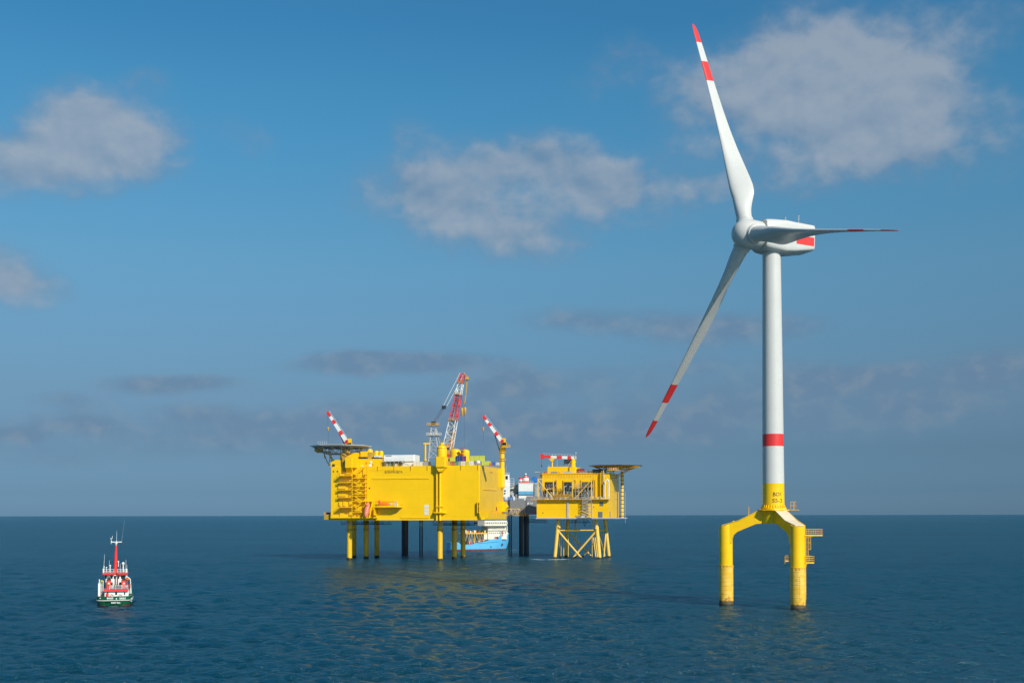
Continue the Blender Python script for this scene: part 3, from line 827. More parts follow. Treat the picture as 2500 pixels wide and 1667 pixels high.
    for (xa, ya, xb, yb, m_, nm) in ((880, 285, 1000, 405, 'yellow', 'ventilation_unit'), (1000, 300, 1085, 405, 'mustard', 'ventilation_unit'), (1105, 352, 1210, 408, 'offwhite', 'equipment_box'), (870, 378, 1000, 410, 'dark', 'pipe_rack'), (1090, 385, 1215, 410, 'dark', 'pipe_rack')):
        x0, x1, z0, z1 = r1(xa, ya, xb, yb, 4.5); b = MB(); b.box(x0, x1, 4.5 if nm != 'pipe_rack' else 3.0, 8, z0 - .1, z1, ch=.2); b.build(nm, m_, T, 0)
    for (xa, ya, xb, yb, ly) in ((1100, 268, 1180, 400, 8), (1180, 270, 1253, 400, 8), (965, 235, 1072, 330, 11)):
        x0, x1, z0, z1 = r1(xa, ya, xb, yb, ly); r_ = (x1 - x0) / 2; zc = z1 - r_ * .7
        b = MB(); b.lathe([(r_, z0 - zc - 3), (r_, 0)] + [(r_ * math.cos(t), r_ * .7 * math.sin(t)) for t in np.linspace(.2, 1.5, 7)], ((x0 + x1) / 2, ly + r_, zc), 24); b.build('storage_tank', 'yellow', T)
    for (xa, ya, xb, yb, m_) in ((1020, 495, 1070, 540, 'white'), (965, 455, 1000, 500, 'orange'), (900, 520, 935, 550, 'offwhite'), (1085, 490, 1110, 512, 'plate'), (1035, 450, 1080, 478, 'cream'), (840, 470, 860, 540, 'mustard')):
        x0, x1, z0, z1 = r1(xa, ya, xb, yb, 2.3); b = MB(); b.lathe([((x1 - x0) / 2, 0), ((x1 - x0) / 2, .3), ((x1 - x0) / 3, .35)], ((x0 + x1) / 2, 2.58, (z0 + z1) / 2), 14, ax=Vector((0, -1, 0))); b.build('wall_fitting', m_, D2)
    # module under helideck
    x0, x1, z0, z1 = r1(632, 390, 735, 555, -3.2); b = MB(); b.box(x0, x1, -3.2, 1.9, z0, z1)
    b.prism([(-3.2, z0 - .01), (1.9, z0 - .01), (-.02, z0 - 3.2)], x0 + .1, x1 - .1, 'x'); b.build('crane_sponson', 'yellow', T, 0)
    x0, x1, z0, z1 = r1(735, 395, 808, 555, -2.2); b = MB(); b.box(x0 + .02, x1, -2.2, 1.9, z0, z1); b.build('equipment_box', 'yellow', T, 0)
    x0, x1, z0, z1 = r1(582, 380, 630, 620, -.8); b = MB(); b.box(x0, x1, -.8, -.02, z0, z1 + 5); b.build('helideck_column', 'mustard', T, 0)
    # helideck
    cx, zd = BF.hit(*C1(560, 207), 6.0); xa, _ = BF.hit(*C1(95, 207), 6.0); xb, _ = BF.hit(*C1(1040, 207), 6.0); rad = (xb - xa) / 2; cy = 6.0
    def octo(r_, z): return [(cx + r_ * math.cos(R(22.5 + 45 * i)), cy + r_ * math.sin(R(22.5 + 45 * i)), z) for i in range(8)]
    b = MB(); b.loft([octo(rad * .93, zd - .35), octo(rad * .93, zd)])
    hd = b.build('helideck', 'net', T, 0)
    b = MB(); o1, o2 = octo(rad * .935, zd - .05), octo(rad * 1.02, zd + .35); o3, o4 = octo(rad * .935, zd - .2), octo(rad * 1.02, zd + .2)
    b.loft([o3, o4, o2, o1, o3], cap0=False, cap1=False); b.build('safety_net', 'offwhite', hd, 0)  # off-white puts the sunlit look of the rim into the colour
    b = MB(); low = octo(rad * .55, zd - 3.6); mid = octo(rad * .9, zd - .5); inn = octo(rad * .5, zd - .5)
    for i in range(8):
        j = (i + 1) % 8
        b.bar(low[i], low[j], .16); b.bar(mid[i], mid[j], .16); b.bar(low[i], mid[i], .14); b.bar(low[i], inn[i], .12)
        ml, mm = Vector(low[i]).lerp(Vector(low[j]), .5), Vector(mid[i]).lerp(Vector(mid[j]), .5)
        b.bar(low[i], mm, .10); b.bar(low[j], mm, .10); b.bar(low[i], low[(i + 4) % 8], .12); b.bar(ml, mm, .1); b.bar(inn[i], ml, .10); b.bar(inn[j], ml, .1); b.bar(mm, inn[i], .1)
    b.build('helideck_truss', 'steel', hd)
    b = MB()
    for (p, q) in (((low[5]), (xL + .5, .6, BZ1 + 3.0)), ((low[4]), (xL - 1.5, 1, BZ1 + .8)), ((low[6]), (BF.hit(*C1(738, 398), .5)[0], -.1, BF.hit(*C1(738, 398), .5)[1])), ((low[3]), (xL, 8, BZ1 + 2)), ((low[7]), (cx + rad * .4, 3, BZ1 + 5)), ((low[5]), (cx - 3, 1.0, BZ1 + 5.5)), ((low[2]), (cx, 16.5, BZ1 + 3))):
        b = MB(); b.bar(p, q, .22); b.build('helideck_brace', 'mustard', hd)
    for i in (4, 5, 6): b = MB(); b.bar(low[i], (low[i][0], low[i][1] + 1.0, BZ1 + 4.5), .18); b.build('helideck_brace', 'mustard', hd)
    x0, x1, z0, z1 = r1(130, 222, 300, 300, 3); b = MB(); b.box(x0, x1 - 1.5, 2, 4.4, zd - 2.4, zd - .4, ch=.3); b.box(x0 + 1, x1 + 3, 2.2, 4.2, zd - 3.0, zd - 2.45); b.build('access_gangway', 'mustard', hd, 0)
    for q in range(5):
        x, z = BF.hit(*C1(180 + 35 * q, 150), 3); b = MB(); b.bar((x, 3, zd), (x, 3, z + 1.2), .045); b.build('antenna', 'white', hd)
    x0, x1, z0, z1 = r1(345, 430, 385, 510, 1); b = MB(); b.box(x0, xL - .05, .8, 2.6, z0, z0 + .3); b.bar((x0 + .2, 1, z0), (x1, 1, z1 + 1.5), .15); b.build('side_ladder', 'dark', T, 0)
    # legs and casings
    for (u_, ly, r_) in ((476, 7.0, 1.33), (1495, 7.0, 1.36), (664, 31, 1.35), (1657, 31, 1.35), (783, 46, 1.3), (1755, 46, 1.3), (528, 43, 1.2)):
        x, _ = BF.hit(*C5(u_, 505), ly); b = MB(); b.cyl((x, ly, -8), (x, ly, BZ0 + .2), r_, n=32)
        lg = b.build('leg', 'bleg', T)
        b = MB(); b.lathe([(r_ + .02, BZ0 - 5.4), (r_ + .28, BZ0 - 5.2), (r_ + .28, BZ0 - 4.8), (r_ + .02, BZ0 - 4.6)], (x, ly, 0), 32); b.build('collar', 'mustard', lg)
    # walkways under the deck
    for (xa, xb, ya, yb, ly) in ((385, 850, 95, 140, 22), (1420, 1835, 95, 148, 20)):
        xa_, za = BF.hit(*C5(xa, yb), ly); xb_, _ = BF.hit(*C5(xb, yb), ly)
        b = MB(); b.box(xa_, xb_, ly, ly + 14, za, za + .25); o = b.build('under_deck_walkway', 'dark', T, 0)
        b = MB()
        for y in (ly, ly + 14):
            b.rail([(xa_, y, za), (xb_, y, za)], 1.2, 1.6, .06)
            for x in np.arange(xa_, xb_, 3.0): b.bar((x, y, za), (x, y, BZ0), .08)
        b.build('railing', 'dark', o)
    xa_, za = BF.hit(*C5(420, 140), 5); xb_, _ = BF.hit(*C5(510, 140), 5)
    b = MB(); b.box(xa_, xb_, 4.6, 5.4, za - .1, za + .1)
    b.rail([(xa_, 4.6, za), (xb_, 4.6, za)], 1.1, .7, .05, 3); b.rail([(xa_ + .4, 4.6, za + 2), (xb_ - .6, 4.6, za + 2)], 2.6, .8, .05, 4); b.build('leg_platform', 'ltgrey', T, 0)
    xa_, za = BF.hit(*C5(1420, 150), 5); xb_, _ = BF.hit(*C5(1560, 150), 5)
    b = MB(); b.box(xa_, xb_, 4.2, 5.4, za - .1, za + .1); b.rail([(xa_, 4.2, za), (xb_, 4.2, za)], 2.2, .8, .05, 4); b.build('leg_platform', 'ltgrey', T, 0)
    # front leg casing with domed cap
    xc, zt = BF.hit(*C2(625, 250), -1.6); x0, x1, z0, z1 = r2(537, 422, 705, 585, -3.6)
    b = MB(); b.box(x0, x1, -3.6, 1.5, z0, z1, ch=.5); b.prism([(x0 + .2, z0), (x1 - .2, z0), (x1 - 2.2, z0 - 2.2), (x0 + 1.5, z0 - 2.2)], -3.0, -.02, 'y')
    cas = b.build('leg_casing', 'yellow', T, 0)
    r_ = (x1 - x0) / 2 * .93; xm = (x0 + x1) / 2; zd2 = BF.hit(*C2(625, 285), -1)[1]
    b = MB(); b.lathe([(r_, z1 - .02), (r_, zd2)] + [(r_ * math.cos(t), zd2 + 1.5 * math.sin(t)) for t in np.linspace(.25, 1.2, 5)] + [(1.0, zd2 + 1.55), (1.0, zd2 + 2.6), (.6, zd2 + 2.7)], (xm, -1.0, 0), 32); b.build('cap', 'yellow', cas)
    b = MB(); b.lathe([(r_ + .02, zd2 - .15), (r_ + .1, zd2 - .1), (r_ + .1, zd2 + .1), (r_ + .02, zd2 + .15)], (xm, -1.0, 0), 32); b.bar((xm - .6, -1, zd2 + 2.6), (xm - .6, -1, zd2 + 4.2), .06); b.bar((xm - .6, -1, zd2 + 3.6), (xm + .7, -1, zd2 + 3.6), .06); b.build('cap_rim', 'mustard', cas)
    xa0, xa1, za0, za1 = r2(550, 640, 577, 1380, -1.4); xb0, xb1, _, _ = r2(598, 640, 638, 1380, -1.4)
    for (q0, q1) in ((xa0, xa1), (xb0, xb1)):
        b = MB(); rr = (q1 - q0) / 2 * .98; b.cyl(((q0 + q1) / 2, -1.4, BZ0 - .2), ((q0 + q1) / 2, -1.4, z0 - .4), rr, n=20); b.build('vertical_pipe', 'yellow', cas)
    b = MB(); x0, x1, z0, z1 = r2(475, 1303, 705, 1320, -2.6); b.prism([(x0, -.02), (x0 + 1.6, -2.9), (x1 - 1.6, -2.9), (x1, -.02)], z0, z1, 'z')
    x0, x1, z0, z1 = r2(548, 1208, 648, 1222, -2.2); b.box(x0, x1, -2.3, -.02, z0, z1); b.build('pipe_bracket', 'yellow', cas, 0)
    # tanks behind the casing
    for (xa, ya, xb, yb, ly) in ((755, 290, 925, 470, 15), (935, 300, 1068, 480, 13)):
        x0, x1, z0, z1 = r2(xa, ya, xb, yb, ly); r_ = (x1 - x0) / 2; zc = z1 - r_ * .62
        b = MB(); b.lathe([(r_, BZ1 - zc), (r_, 0)] + [(r_ * math.cos(t), r_ * .62 * math.sin(t)) for t in np.linspace(.15, 1.5, 9)], ((x0 + x1) / 2, ly + r_, zc), 32); o = b.build('storage_tank', 'yellow', T)
        if xa == 935:
            b = MB(); xl, zl_ = BF.hit(*C2(970, 305), ly - .3)
            for dx in (-.5, .5): b.bar((xl + dx, ly - .3 + .5, BZ1), (xl + dx, ly + .2, z1 - .4), .07)
            for i in range(5): b.lathe([(1.1 - i * .08, 0), (1.2 - i * .08, .2)], (xl, ly + .3, z1 + .4 - i * 1.6), 10)
            b.build('ladder', 'red', o)
    # white shed and deck equipment
    x0, x1, z0, z1 = r1(1258, 345, 1705, 460, 5); xe = BF.hit(*C2(208, 450), 5)[0]
    b = MB(); b.box(x0, xe, 5.2, 14, BZ1 + 2.6, z1, ch=.5); b.box(x0, xe, 5.8, 14, BZ1, BZ1 + 2.6)
    sh = b.build('white_shed', 'white', T, 0)
    b = MB(); xq, _, _, _ = r1(1310, 450, 1320, 530, 4); b.box(x0 + .2, xq + 10, 2.4, 5.1, BZ1 + 2.5, BZ1 + 2.7); b.rail([(x0 + .2, 2.5, BZ1 + 2.7), (xq + 10, 2.5, BZ1 + 2.7)], 1.1, 2, .05)
    b.prism([(xq + 8, BZ1 + 2.6), (xq + 8, BZ1 + 3.0), (xq + 12.5, BZ1 + .3), (xq + 12.5, BZ1)], 2.4, 3.4, 'y')
    for x in np.arange(x0 + .3, xq + 10, 2.2): b.bar((x, 2.5, BZ1), (x, 2.5, BZ1 + 2.6), .08)
    b.build('shed_walkway', 'ltgrey', sh, 0)
    for i, m_ in enumerate(('dark', 'cgrey', 'teal', 'dark', 'offwhite', 'dark')):
        b = MB(); b.box(x0 + .5 + i * 1.6, x0 + 1.7 + i * 1.6, 3.8, 5.6, BZ1, BZ1 + 1.3 + (i % 3) * .3); b.build('deck_machine', m_, T, 0)
    xq, zq = BF.hit(*C1(1365, 358), 5); b = MB(); b.box(xq - 1.8, xq + 1.2, 5.05, 5.25, zq - .15, zq + .2); b.build('shed_sign', 'grey', sh, 0)
    # free-fall boat ramp and rescue boat platform
    xa, za = BF.hit(*C1(960, 1120), -2.2); xb, zb = BF.hit(*C1(925, 1390), -4.2); xc_, _ = BF.hit(*C1(1075, 1120), -2.2); xd, zd_ = BF.hit(*C1(1040, 1390), -4.2)
    b = MB()
    for (p, q) in (((xa, -1.2, za), (xb, -4.6, zb)), ((xc_, -1.2, za), (xd, -4.6, zb))): b.bar(p, q, .28)
    b.box(xa - .4, xc_ + .3, -1.4, -.02, za, za + .35); b.bar((xb, -4.6, zb + .3), (xb + .4, -.1, zb + .3), .2); b.bar((xd, -4.6, zb + .3), (xd + .4, -.1, zb + .3), .2); b.bar((xb, -4.6, zb), (xd, -4.6, zb), .2)
    b.build('lifeboat_ramp', 'yellow', T)
    x0, x1, z0, z1 = r1(1105, 1192, 1545, 1212, -4.2)
    b = MB(); b.prism([(x0, -.02), (x0, -4.2), (x1 - 1.8, -4.2), (x1, -3.2), (x1, -.02)], z0, z1, 'z'); b.box(x0, x0 + .3, -4.2, -.02, z0 - 4, z0); RP = b.build('boat_platform', 'yellow', T, 0)
    b = MB(); b.rail([(x0, -.2, z1), (x0, -4.1, z1), (x1 - 1.8, -4.1, z1), (x1, -3.1, z1), (x1, -.2, z1)], 1.1, 1.8, .05)
    b.bar((x0, -.6, z1 + 2.6), (x1 - 2.5, -.6, z1 + 2.6), .09)
    b.build('railing', 'yellow', RP)
    b = MB(); xw, zw = BF.hit(*C1(1490, 1195), -2.4); b.tube([(xw, -2.4, zw), (xw + .1, -2.4, zw + 2.4), (xw - 1.2, -2.6, zw + 2.2), (xw - 2, -2.6, zw + .8)], .14); b.ball((xw - 3.2, -2.4, zw + 1.0), .7, 10); b.build('davit', 'steel', RP)
    b = MB(); b.box(xw - 1.2, xw + .8, -3.9, -2.6, zw, zw + 1.0, ch=.2); b.build('winch', 'offwhite', RP, 0)
    # boats: things of their own
    def boat(name, label, c, L, W, H, axis, mat_, group=None, keel=Vector((0, 0, -1))):
        o = thing(name, label, 'lifeboat' if name == 'lifeboat' else 'rescue boat', BF)
        axis = Vector(axis).normalized(); k_ = (keel - axis * keel.dot(axis)).normalized(); s_ = axis.cross(k_)
        b = MB(); rings = []
        for t_ in np.linspace(-1, 1, 15):
            w_ = W / 2 * max(.04, (1 - abs(t_) ** 2.6)) ** .6; h_ = H / 2 * max(.05, (1 - abs(t_) ** 3.2)) ** .6
            rings.append(b.ring(Vector(c) + axis * (t_ * L / 2), s_, k_, w_, 14, h_))
        b.loft(rings); b.build('hull', mat_, o, 60)
        b = MB(); q = Vector(c) - k_ * (H * .42) - axis * L * .25
        b.lathe([(W * .30, -.2), (W * .30, .5), (W * .2, .8)], q, 12, ax=-k_); b.build('conning_cupola', mat_, o)
        b = MB()
        for t_ in (-.3, .02, .3): b.ball(Vector(c) + axis * (t_ * L / 2) - k_ * (H * .38) + s_ * W * .22, .22, 8)
        b.build('window', 'glass', o)
        return o
    c0 = Vector(((xa + xc_) / 2, -1.9, za - .2)); c1 = Vector(((xb + xd) / 2, -5.0, zb)); ax = c1 - c0
    boat('lifeboat', 'faded orange lifeboat hung bow-down on its steep yellow launching ramp', (c0 + c1) / 2 + Vector((.2, -.9, .2)), 8.2, 2.5, 2.4, ax, 'pinkred', keel=Vector((0, .4, -1)))
    xr0, xr1, zr0, zr1 = r1(1168, 1120, 1382, 1186, -2.2)
    rb = boat('rescue_boat', 'bright orange-red boat lying level on the small platform of the yellow wall', ((xr0 + xr1) / 2, -2.3, z1 + .95), xr1 - xr0, 1.9, 1.5, (1, 0, 0), 'ored')
    b = MB(); b.prism([(xr0 + .6, z1 + 1.3), (xr0 + 1.6, z1 + 1.3), (xr0 + 1.2, z1 + 2.9), (xr0 + .5, z1 + 2.9)], -2.5, -2.1, 'y'); b.build('canopy', 'ored', rb, 0)
make_beta()

# deck cargo, each a thing of its own
def container(x0, x1, y0, y1, z0, z1, m_, label, ribs=True):
    o = thing('shipping_container', label, 'container', BF, 'containers on the deck of the big yellow platform')
    b = MB(); b.box(x0 + .06, x1 - .06, y0 + .06, y1 - .06, z0 + .04, z1 - .04)
    n_ = max(3, int((x1 - x0) / .35))
    for i in range(n_):
        xx = x0 + .2 + (x1 - x0 - .4) * (i + .5) / n_; b.box(xx - .06, xx + .06, y0 + .01, y0 + .06, z0 + .2, z1 - .2)
    b.build('wall', m_, o, 0)
    b = MB()
    for x in (x0, x1 - .14):
        for y in (y0, y1 - .14): b.box(x, x + .14, y, y + .14, z0, z1)
    for y in (y0 + .002, y1 - .132):
        for z in (z0 + .002, z1 - .152): b.box(x0 + .14, x1 - .14, y, y + .13, z, z + .15)
    b.build('frame', m_, o, 0)
    b = MB()
    for i in (1, 2):
        xx = x0 + (x1 - x0) * i / 3; b.bar((xx, y0 - .02, z0 + .15), (xx, y0 - .02, z1 - .15), .03)
    b.build('locking_bar', 'ltgrey', o)
CT = [  # crop-2 box, colour, label, upper tier
 (802, 505, 846, 568, 'cred', 'small red container in the lower row under the navy one'),
 (848, 505, 905, 568, 'cgreen', 'green container in the lower row, right of the small red one'),
 (907, 505, 947, 568, 'cgrey', 'grey container in the lower row between green and white ones'),
 (950, 512, 1022, 568, 'offwhite', 'white container in the lower row beneath the purple one'),
 (1030, 505, 1080, 570, 'lime', 'narrow lime container in the lower row, right of the white one'),
 (1082, 505, 1150, 570, 'white', 'bright white container between the narrow lime one and the white tank'),
 (1280, 500, 1402, 572, 'lime', 'long low lime container on the deck, next to the orange one'),
 (1412, 520, 1446, 572, 'ored', 'small orange container beside the blue one near the crane'),
 (1448, 507, 1500, 572, 'cblue', 'bright blue container near the crane column'),
 (1503, 512, 1545, 572, 'offwhite', 'white container standing nearest the yellow crane column'),
 (770, 432, 858, 505, 'lime', 'lime container stacked left of the navy one'),
 (862, 410, 960, 505, 'navy', 'navy blue container stacked on the upper row'),
 (962, 410, 1012, 505, 'purple', 'purple container stacked on the upper row by the yellow tank'),
 (1095, 407, 1310, 503, 'lime', 'large lime container stacked highest, right of the yellow tanks'),
 (188, 503, 338, 570, 'cream', 'cream container at the foot of the white shed'),
 (345, 500, 445, 570, 'cgrey', 'grey-green container behind the casing, below the white gantry'),
]
zlow = BZ1 + 2.15
for i, (a, b_, c, d, m_, lab) in enumerate(CT):
    x0, x1, z0, z1 = r2(a, b_, c, d, 3.4)
    up_t = 10 <= i <= 13
    container(x0, x1, 3.2 + .03 * i, 5.9, zlow if up_t else BZ1, max(z1, zlow + 1.5) if up_t else (zlow if i < 7 else z1), m_, lab)
def deck_tank():
    x0, x1, z0, z1 = r2(1195, 475, 1262, 562, 2.4)
    o = thing('white_tank', 'round white tank in front of the lime containers on the deck edge', 'tank', BF)
    b = MB(); r_ = (x1 - x0) / 2; b.ball(((x0 + x1) / 2, 2.0, BZ1 + r_ + .3), r_, 18); b.build('vessel', 'white', o)
    b = MB()
    for s_ in (-1, 1):
        for q in (-.6, .6): b.bar(((x0 + x1) / 2 + s_ * r_ * .7, 2 + q, BZ1), ((x0 + x1) / 2 + s_ * r_ * .6, 2 + q, BZ1 + r_), .08)
    b.build('leg', 'steel', o)
deck_tank()

# ------------------------------------------------------------------ knuckle-boom cranes of the big platform
def knuckle_crane(label, fx, fy, zbase, ztop, tip, base, hook, rcol, fat, group):
    o = thing('pedestal_crane', label, 'crane', BF, group)
    b = MB(); b.cyl((fx, fy, zbase), (fx, fy, ztop), rcol, n=28)
    if fat: b.cyl((fx - .1, fy, fat[0]), (fx - .1, fy, fat[1]), rcol * 1.22, n=28); b.cyl((fx - .1, fy, fat[0] - .8), (fx - .1, fy, fat[0]), rcol * .7, rcol * 1.2, n=28)
    ped = b.build('pedestal', 'yellow', o)
    b = MB()
    for z in (ztop - .5, ztop - 4.6):
        b.lathe([(rcol, z), (rcol + .7, z), (rcol + .7, z + .15), (rcol, z + .15)], (fx, fy, 0), 20)
        for a in range(10):
            q = (fx + (rcol + .65) * math.cos(a * .628), fy + (rcol + .65) * math.sin(a * .628)); b.bar((*q, z), (*q, z + 1.1), .05)
        b.lathe([(rcol + .6, z + 1.05), (rcol + .7, z + 1.05), (rcol + .7, z + 1.15), (rcol + .6, z + 1.15)], (fx, fy, 0), 20)
    b.build('ring_walkway', 'oldyel', ped)
    bx, bz = base
    b = MB(); b.prism([(fx - rcol, ztop), (fx + rcol, ztop), (fx + rcol * .8, bz + 1.2), (bx, bz + 1.0), (bx - .6, bz - .4)], fy - 1.0, fy + 1.0, 'y')
    b.box(fx - .4, fx + rcol + .6, fy - .7, fy + .7, ztop + .1, bz + 1.8)
    tur = b.build('slewing_house', 'yellow', o, 0)
    b = MB(); b.cyl((bx + .1, fy - 1.3, bz), (bx + .1, fy + 1.3, bz), .95, n=16); b.ball((bx + .6, fy - 1.2, bz + .7), .6, 8); b.build('winch', 'red', tur)
    b = MB(); b.box(fx + rcol * .4, fx + rcol + 1.7, fy - 2.6, fy - 1.05, bz - 2.6, bz - .4, ch=.15)
    cab = b.build('cab', 'mustard', o, 0)
    b = MB(); b.box(fx + rcol * .4 + .25, fx + rcol + 1.5, fy - 2.66, fy - 2.55, bz - 1.9, bz - .6); b.build('window', 'glass', cab, 0)
    b = MB(); b.box(fx + rcol * .2, fx + rcol + 3.0, fy - 2.8, fy + .9, bz - 3.0, bz - 2.65); b.rail([(fx + rcol + 1.8, fy - 2.75, bz - 2.6), (fx + rcol + 2.9, fy - 2.75, bz - 2.6), (fx + rcol + 2.9, fy + .8, bz - 2.6)], 1.1, 1, .05); b.build('cab_platform', 'yellow', o, 0)
    # boom, box section in red and white
    b = MB(); P0, P1 = Vector((bx, fy, bz)), Vector((tip[0], fy, tip[1])); d = (P1 - P0); nb = 8
    nrm = Vector((-d.z, 0, d.x)).normalized()
    def sec(t_, e):
        c = P0 + d * t_; h = .95 - .35 * t_; w_ = .65 - .2 * t_
        return [tuple(c + nrm * h * a + Vector((0, w_ * q, 0))) for a, q in ((-1, -1), (1, -1), (1, 1), (-1, 1))]
    for i in range(nb):
        b.loft([sec(i / nb, 0), sec((i + 1) / nb, 0)], k=(0 if i in (0, 1, 4) else 1) if nb < 7 else (1 if i in (2, 5, 7) else 0), cap0=(i == 0), cap1=(i == nb - 1))
    b.k = 1; b.prism([(tip[0] - .5, tip[1] + .9), (tip[0] + .7, tip[1] + .5), (tip[0] + .5, tip[1] - .7), (tip[0] - .6, tip[1] - .4)], fy - .7, fy + .7, 'y', 1)
    boom = b.build('boom', ['white', 'red'], o, 0)
    b = MB(); sgn = nrm if nrm.z > 0 else -nrm
    q0, q1 = P0 + d * .1 + sgn * 1.0, P0 + d * .98 + sgn * .7; b.rail([q0, q1], 1.0, 1.6, .05, 1); b.build('railing', 'offwhite', boom)
    b = MB(); b.cyl((fx - rcol * .9, fy, ztop - .2), P0 + d * .33 - sgn * .95, .26, n=10); b.build('luffing_cylinder', 'dark', boom)
    hx, hz = hook
    b = MB(); b.bar((hx, fy, hz), (tip[0] - .3, fy, tip[1] - .3), .05); b.bar((hx + .1, fy, hz - .5), (hx + .1, fy, hz - 7.5), .05); b.build('hoist_rope', 'rope', boom)
    b = MB(); b.ball((hx, fy, hz), .62, 10); b.cyl((hx, fy, hz - 1.3), (hx, fy, hz - .5), .35, .5, n=10); b.build('hook_block', 'mustard', boom)
    return o
fy = 46.0
fx = BF.hit(*C2(1608, 700), fy)[0]; g = 'red and white boom cranes of the big platform'
P = lambda x, y: BF.hit(*C3(x, y), fy)
knuckle_crane('red and white boom crane on a tall yellow column, right end of the big platform', fx, fy, BF.hit(*C2(1600, 900), fy)[1], BF.hit(*C2(1600, 345), fy)[1], P(1262, 800), P(1545, 1180), P(1252, 972), 1.2, (BF.hit(*C2(1600, 905), fy)[1], BF.hit(*C2(1600, 605), fy)[1]), g)
fy2 = 24.0
Q = lambda u_, v_: BF.hit(u_, v_, fy2)
fx2 = Q(850, 1085)[0]
knuckle_crane('red and white boom crane rising behind the helideck of the big platform', fx2, fy2, BZ1, Q(850, 1092)[1], Q(801, 1008), Q(847, 1079), Q(801, 1045), 1.1, None, g)


# ------------------------------------------------------------------ smaller platform on a jacket
AF = Frame(12.8, 618.0, -15)
def r4(x0, y0, x1, y1, ly): return AF.rect(C4(x0, y0), C4(x1, y1), ly)
AXR = AF.hit(*C4(1720, 950), 0)[0]; AXL = AF.hit(*C4(665, 950), 0)[0]; AD = 31.5
def side4(x, y): return AF.hitx(*C4(x, y), AXR)
def make_alpha():
    T = thing('transformer_platform', 'smaller yellow platform with open truss bays, on a slanting braced jacket', 'offshore platform', AF)
    zb, zm = AF.hit(*C4(900, 1106), 0)[1], AF.hit(*C4(900, 835), 0)[1]
    zt = AF.hit(*C4(1700, 440), 0)[1]; zr = AF.hit(*C4(1000, 455), 5)[1]
    b = MB(); b.box(AXL, AXR, 0, AD, zb, zm); body = b.build('lower_hull', 'wall', T, 0)
    b = MB(); b.box(AXL - .3, AXR + 4.5, -.5, AD + .3, zb - .55, zb - .02); b.build('deck_edge', 'ltgrey', T, 0)
    b = MB()
    for x in (1104, 1140, 1475): q = AF.hit(*C4(x, 900), 0)[0]; b.box(q - .06, q + .06, -.08, .05, zb, zm)
    q = AF.hit(*C4(1000, 972), 0)[1]; b.box(AXL, AXR, -.07, .05, q - .05, q + .05); b.build('seam', 'yellow', body, 0)
    x0, x1, z0, z1 = r4(1108, 800, 1136, 1104, -.4); b = MB(); b.box(x0, x1, -.4, -.02, z0, z1); b.build('cable_tray', 'ltgrey', body, 0)
    for (a, b_, c, d, nm) in ((1590, 872, 1648, 935, 'window'), (1568, 1015, 1635, 1104, 'door')):
        x0, x1, z0, z1 = r4(a, b_, c, d, 0); b = MB(); b.box(x0, x1, -.06, .05, z0, z1); o = b.build(nm, 'grey', body, 0)
        b = MB()
        for i in range(1, 5): b.box(x0 + .1, x1 - .1, -.1, -.06, z0 + (z1 - z0) * i / 5 - .05, z0 + (z1 - z0) * i / 5 + .05)
        b.build('louvre', 'dark', o, 0)
    for (x, y) in ((757, 877), (757, 1032), (1505, 948)):
        q = AF.hit(*C4(x, y), 0); b = MB(); b.lathe([(.28, 0), (.28, .1), (.15, .1)], (q[0], .02, q[1]), 12, ax=Vector((0, -1, 0))); b.build('porthole', 'dark', body)
    y0, z1 = side4(1738, 1015); y1, z0 = side4(1748, 1100); b = MB(); b.box(AXR - .05, AXR + .05, y0, y1 + .5, z0, z1); b.build('door', 'grey', body, 0)
    # upper house set back, corrugated
    xa, xb = AF.hit(*C4(745, 500), 5)[0], AF.hit(*C4(1605, 500), 5)[0]
    b = MB(); b.box(xa, xb, 5, AD - 1, zm, zr)
    for x in np.arange(xa + .4, xb, .85): b.box(x, x + .3, 4.85, 5.02, AF.hit(*C4(900, 535), 5)[1], zr - .3)
    b.box(xa - .1, xb + .1, 4.6, 5.0, zr - .35, zr + .1)
    up_ = b.build('upper_house', 'yellow', T, 0)
    xs = AF.hit(*C4(1755, 600), 4)[0]
    b = MB(); b.box(xb + .02, AXR, 3.5, AD, zm + .01, zt); b.build('stair_house', 'wall', T, 0)
    x0, x1, z0, z1 = r4(760, 735, 1500, 812, 5); b = MB(); b.box(x0, x1, 4.93, 5.035, z0, z1); b.build('dark_gap_panel', 'dark', up_, 0)  # flat dark panel, shade of the open gap put into the colour
    for (a, c) in ((785, 950), (1050, 1194), (1332, 1497)):
        x0, x1, z0, z1 = r4(a, 580, c, 800, 5); b = MB(); b.box(x0, x1, 4.9, 5.03, z0, z1); bay = b.build('dark_bay_panel', 'dark', up_, 0)  # dark panel on the wall paints the shade inside an open bay
        b = MB()
        for i in range(9):
            xx = x0 + (x1 - x0) * (i + .5) / 9; hh = random.uniform(.3, .9)
            b.cyl((xx, 4.5, z0), (xx, 4.5, z0 + (z1 - z0) * hh), random.uniform(.12, .3), n=8, k=i % 3)
            b.bar((xx, 4.6, z0 + (z1 - z0) * random.random()), (xx + random.uniform(-1.6, 1.6), 4.6, z0 + (z1 - z0) * random.random()), .1, i % 3)
        b.build('radiator', ['grey', 'ltgrey', 'teal'], bay)
    # walkway deck at mid level and its rails
    b = MB(); x0, _ = AF.hit(*C4(585, 830), -1.5); b.box(x0, AXR + 1.2, -2.2, -.02, zm - .25, zm + .05)
    for x in np.arange(x0 + .5, AXR, 4): b.bar((x, -2.1, zm - .2), (x, -.05, zm - 1.4), .08)
    dk = b.build('mid_deck', 'oldyel', T, 0)
    b = MB(); b.rail([(x0, -2.1, zm), (AXR + 1.1, -2.1, zm)], 1.15, 1.8, .05, 3); b.rail([(xa, 3, zm), (xb + 3, 3, zm)], 1.15, 1.6, .05, 2); b.build('railing', 'ltgrey', dk)
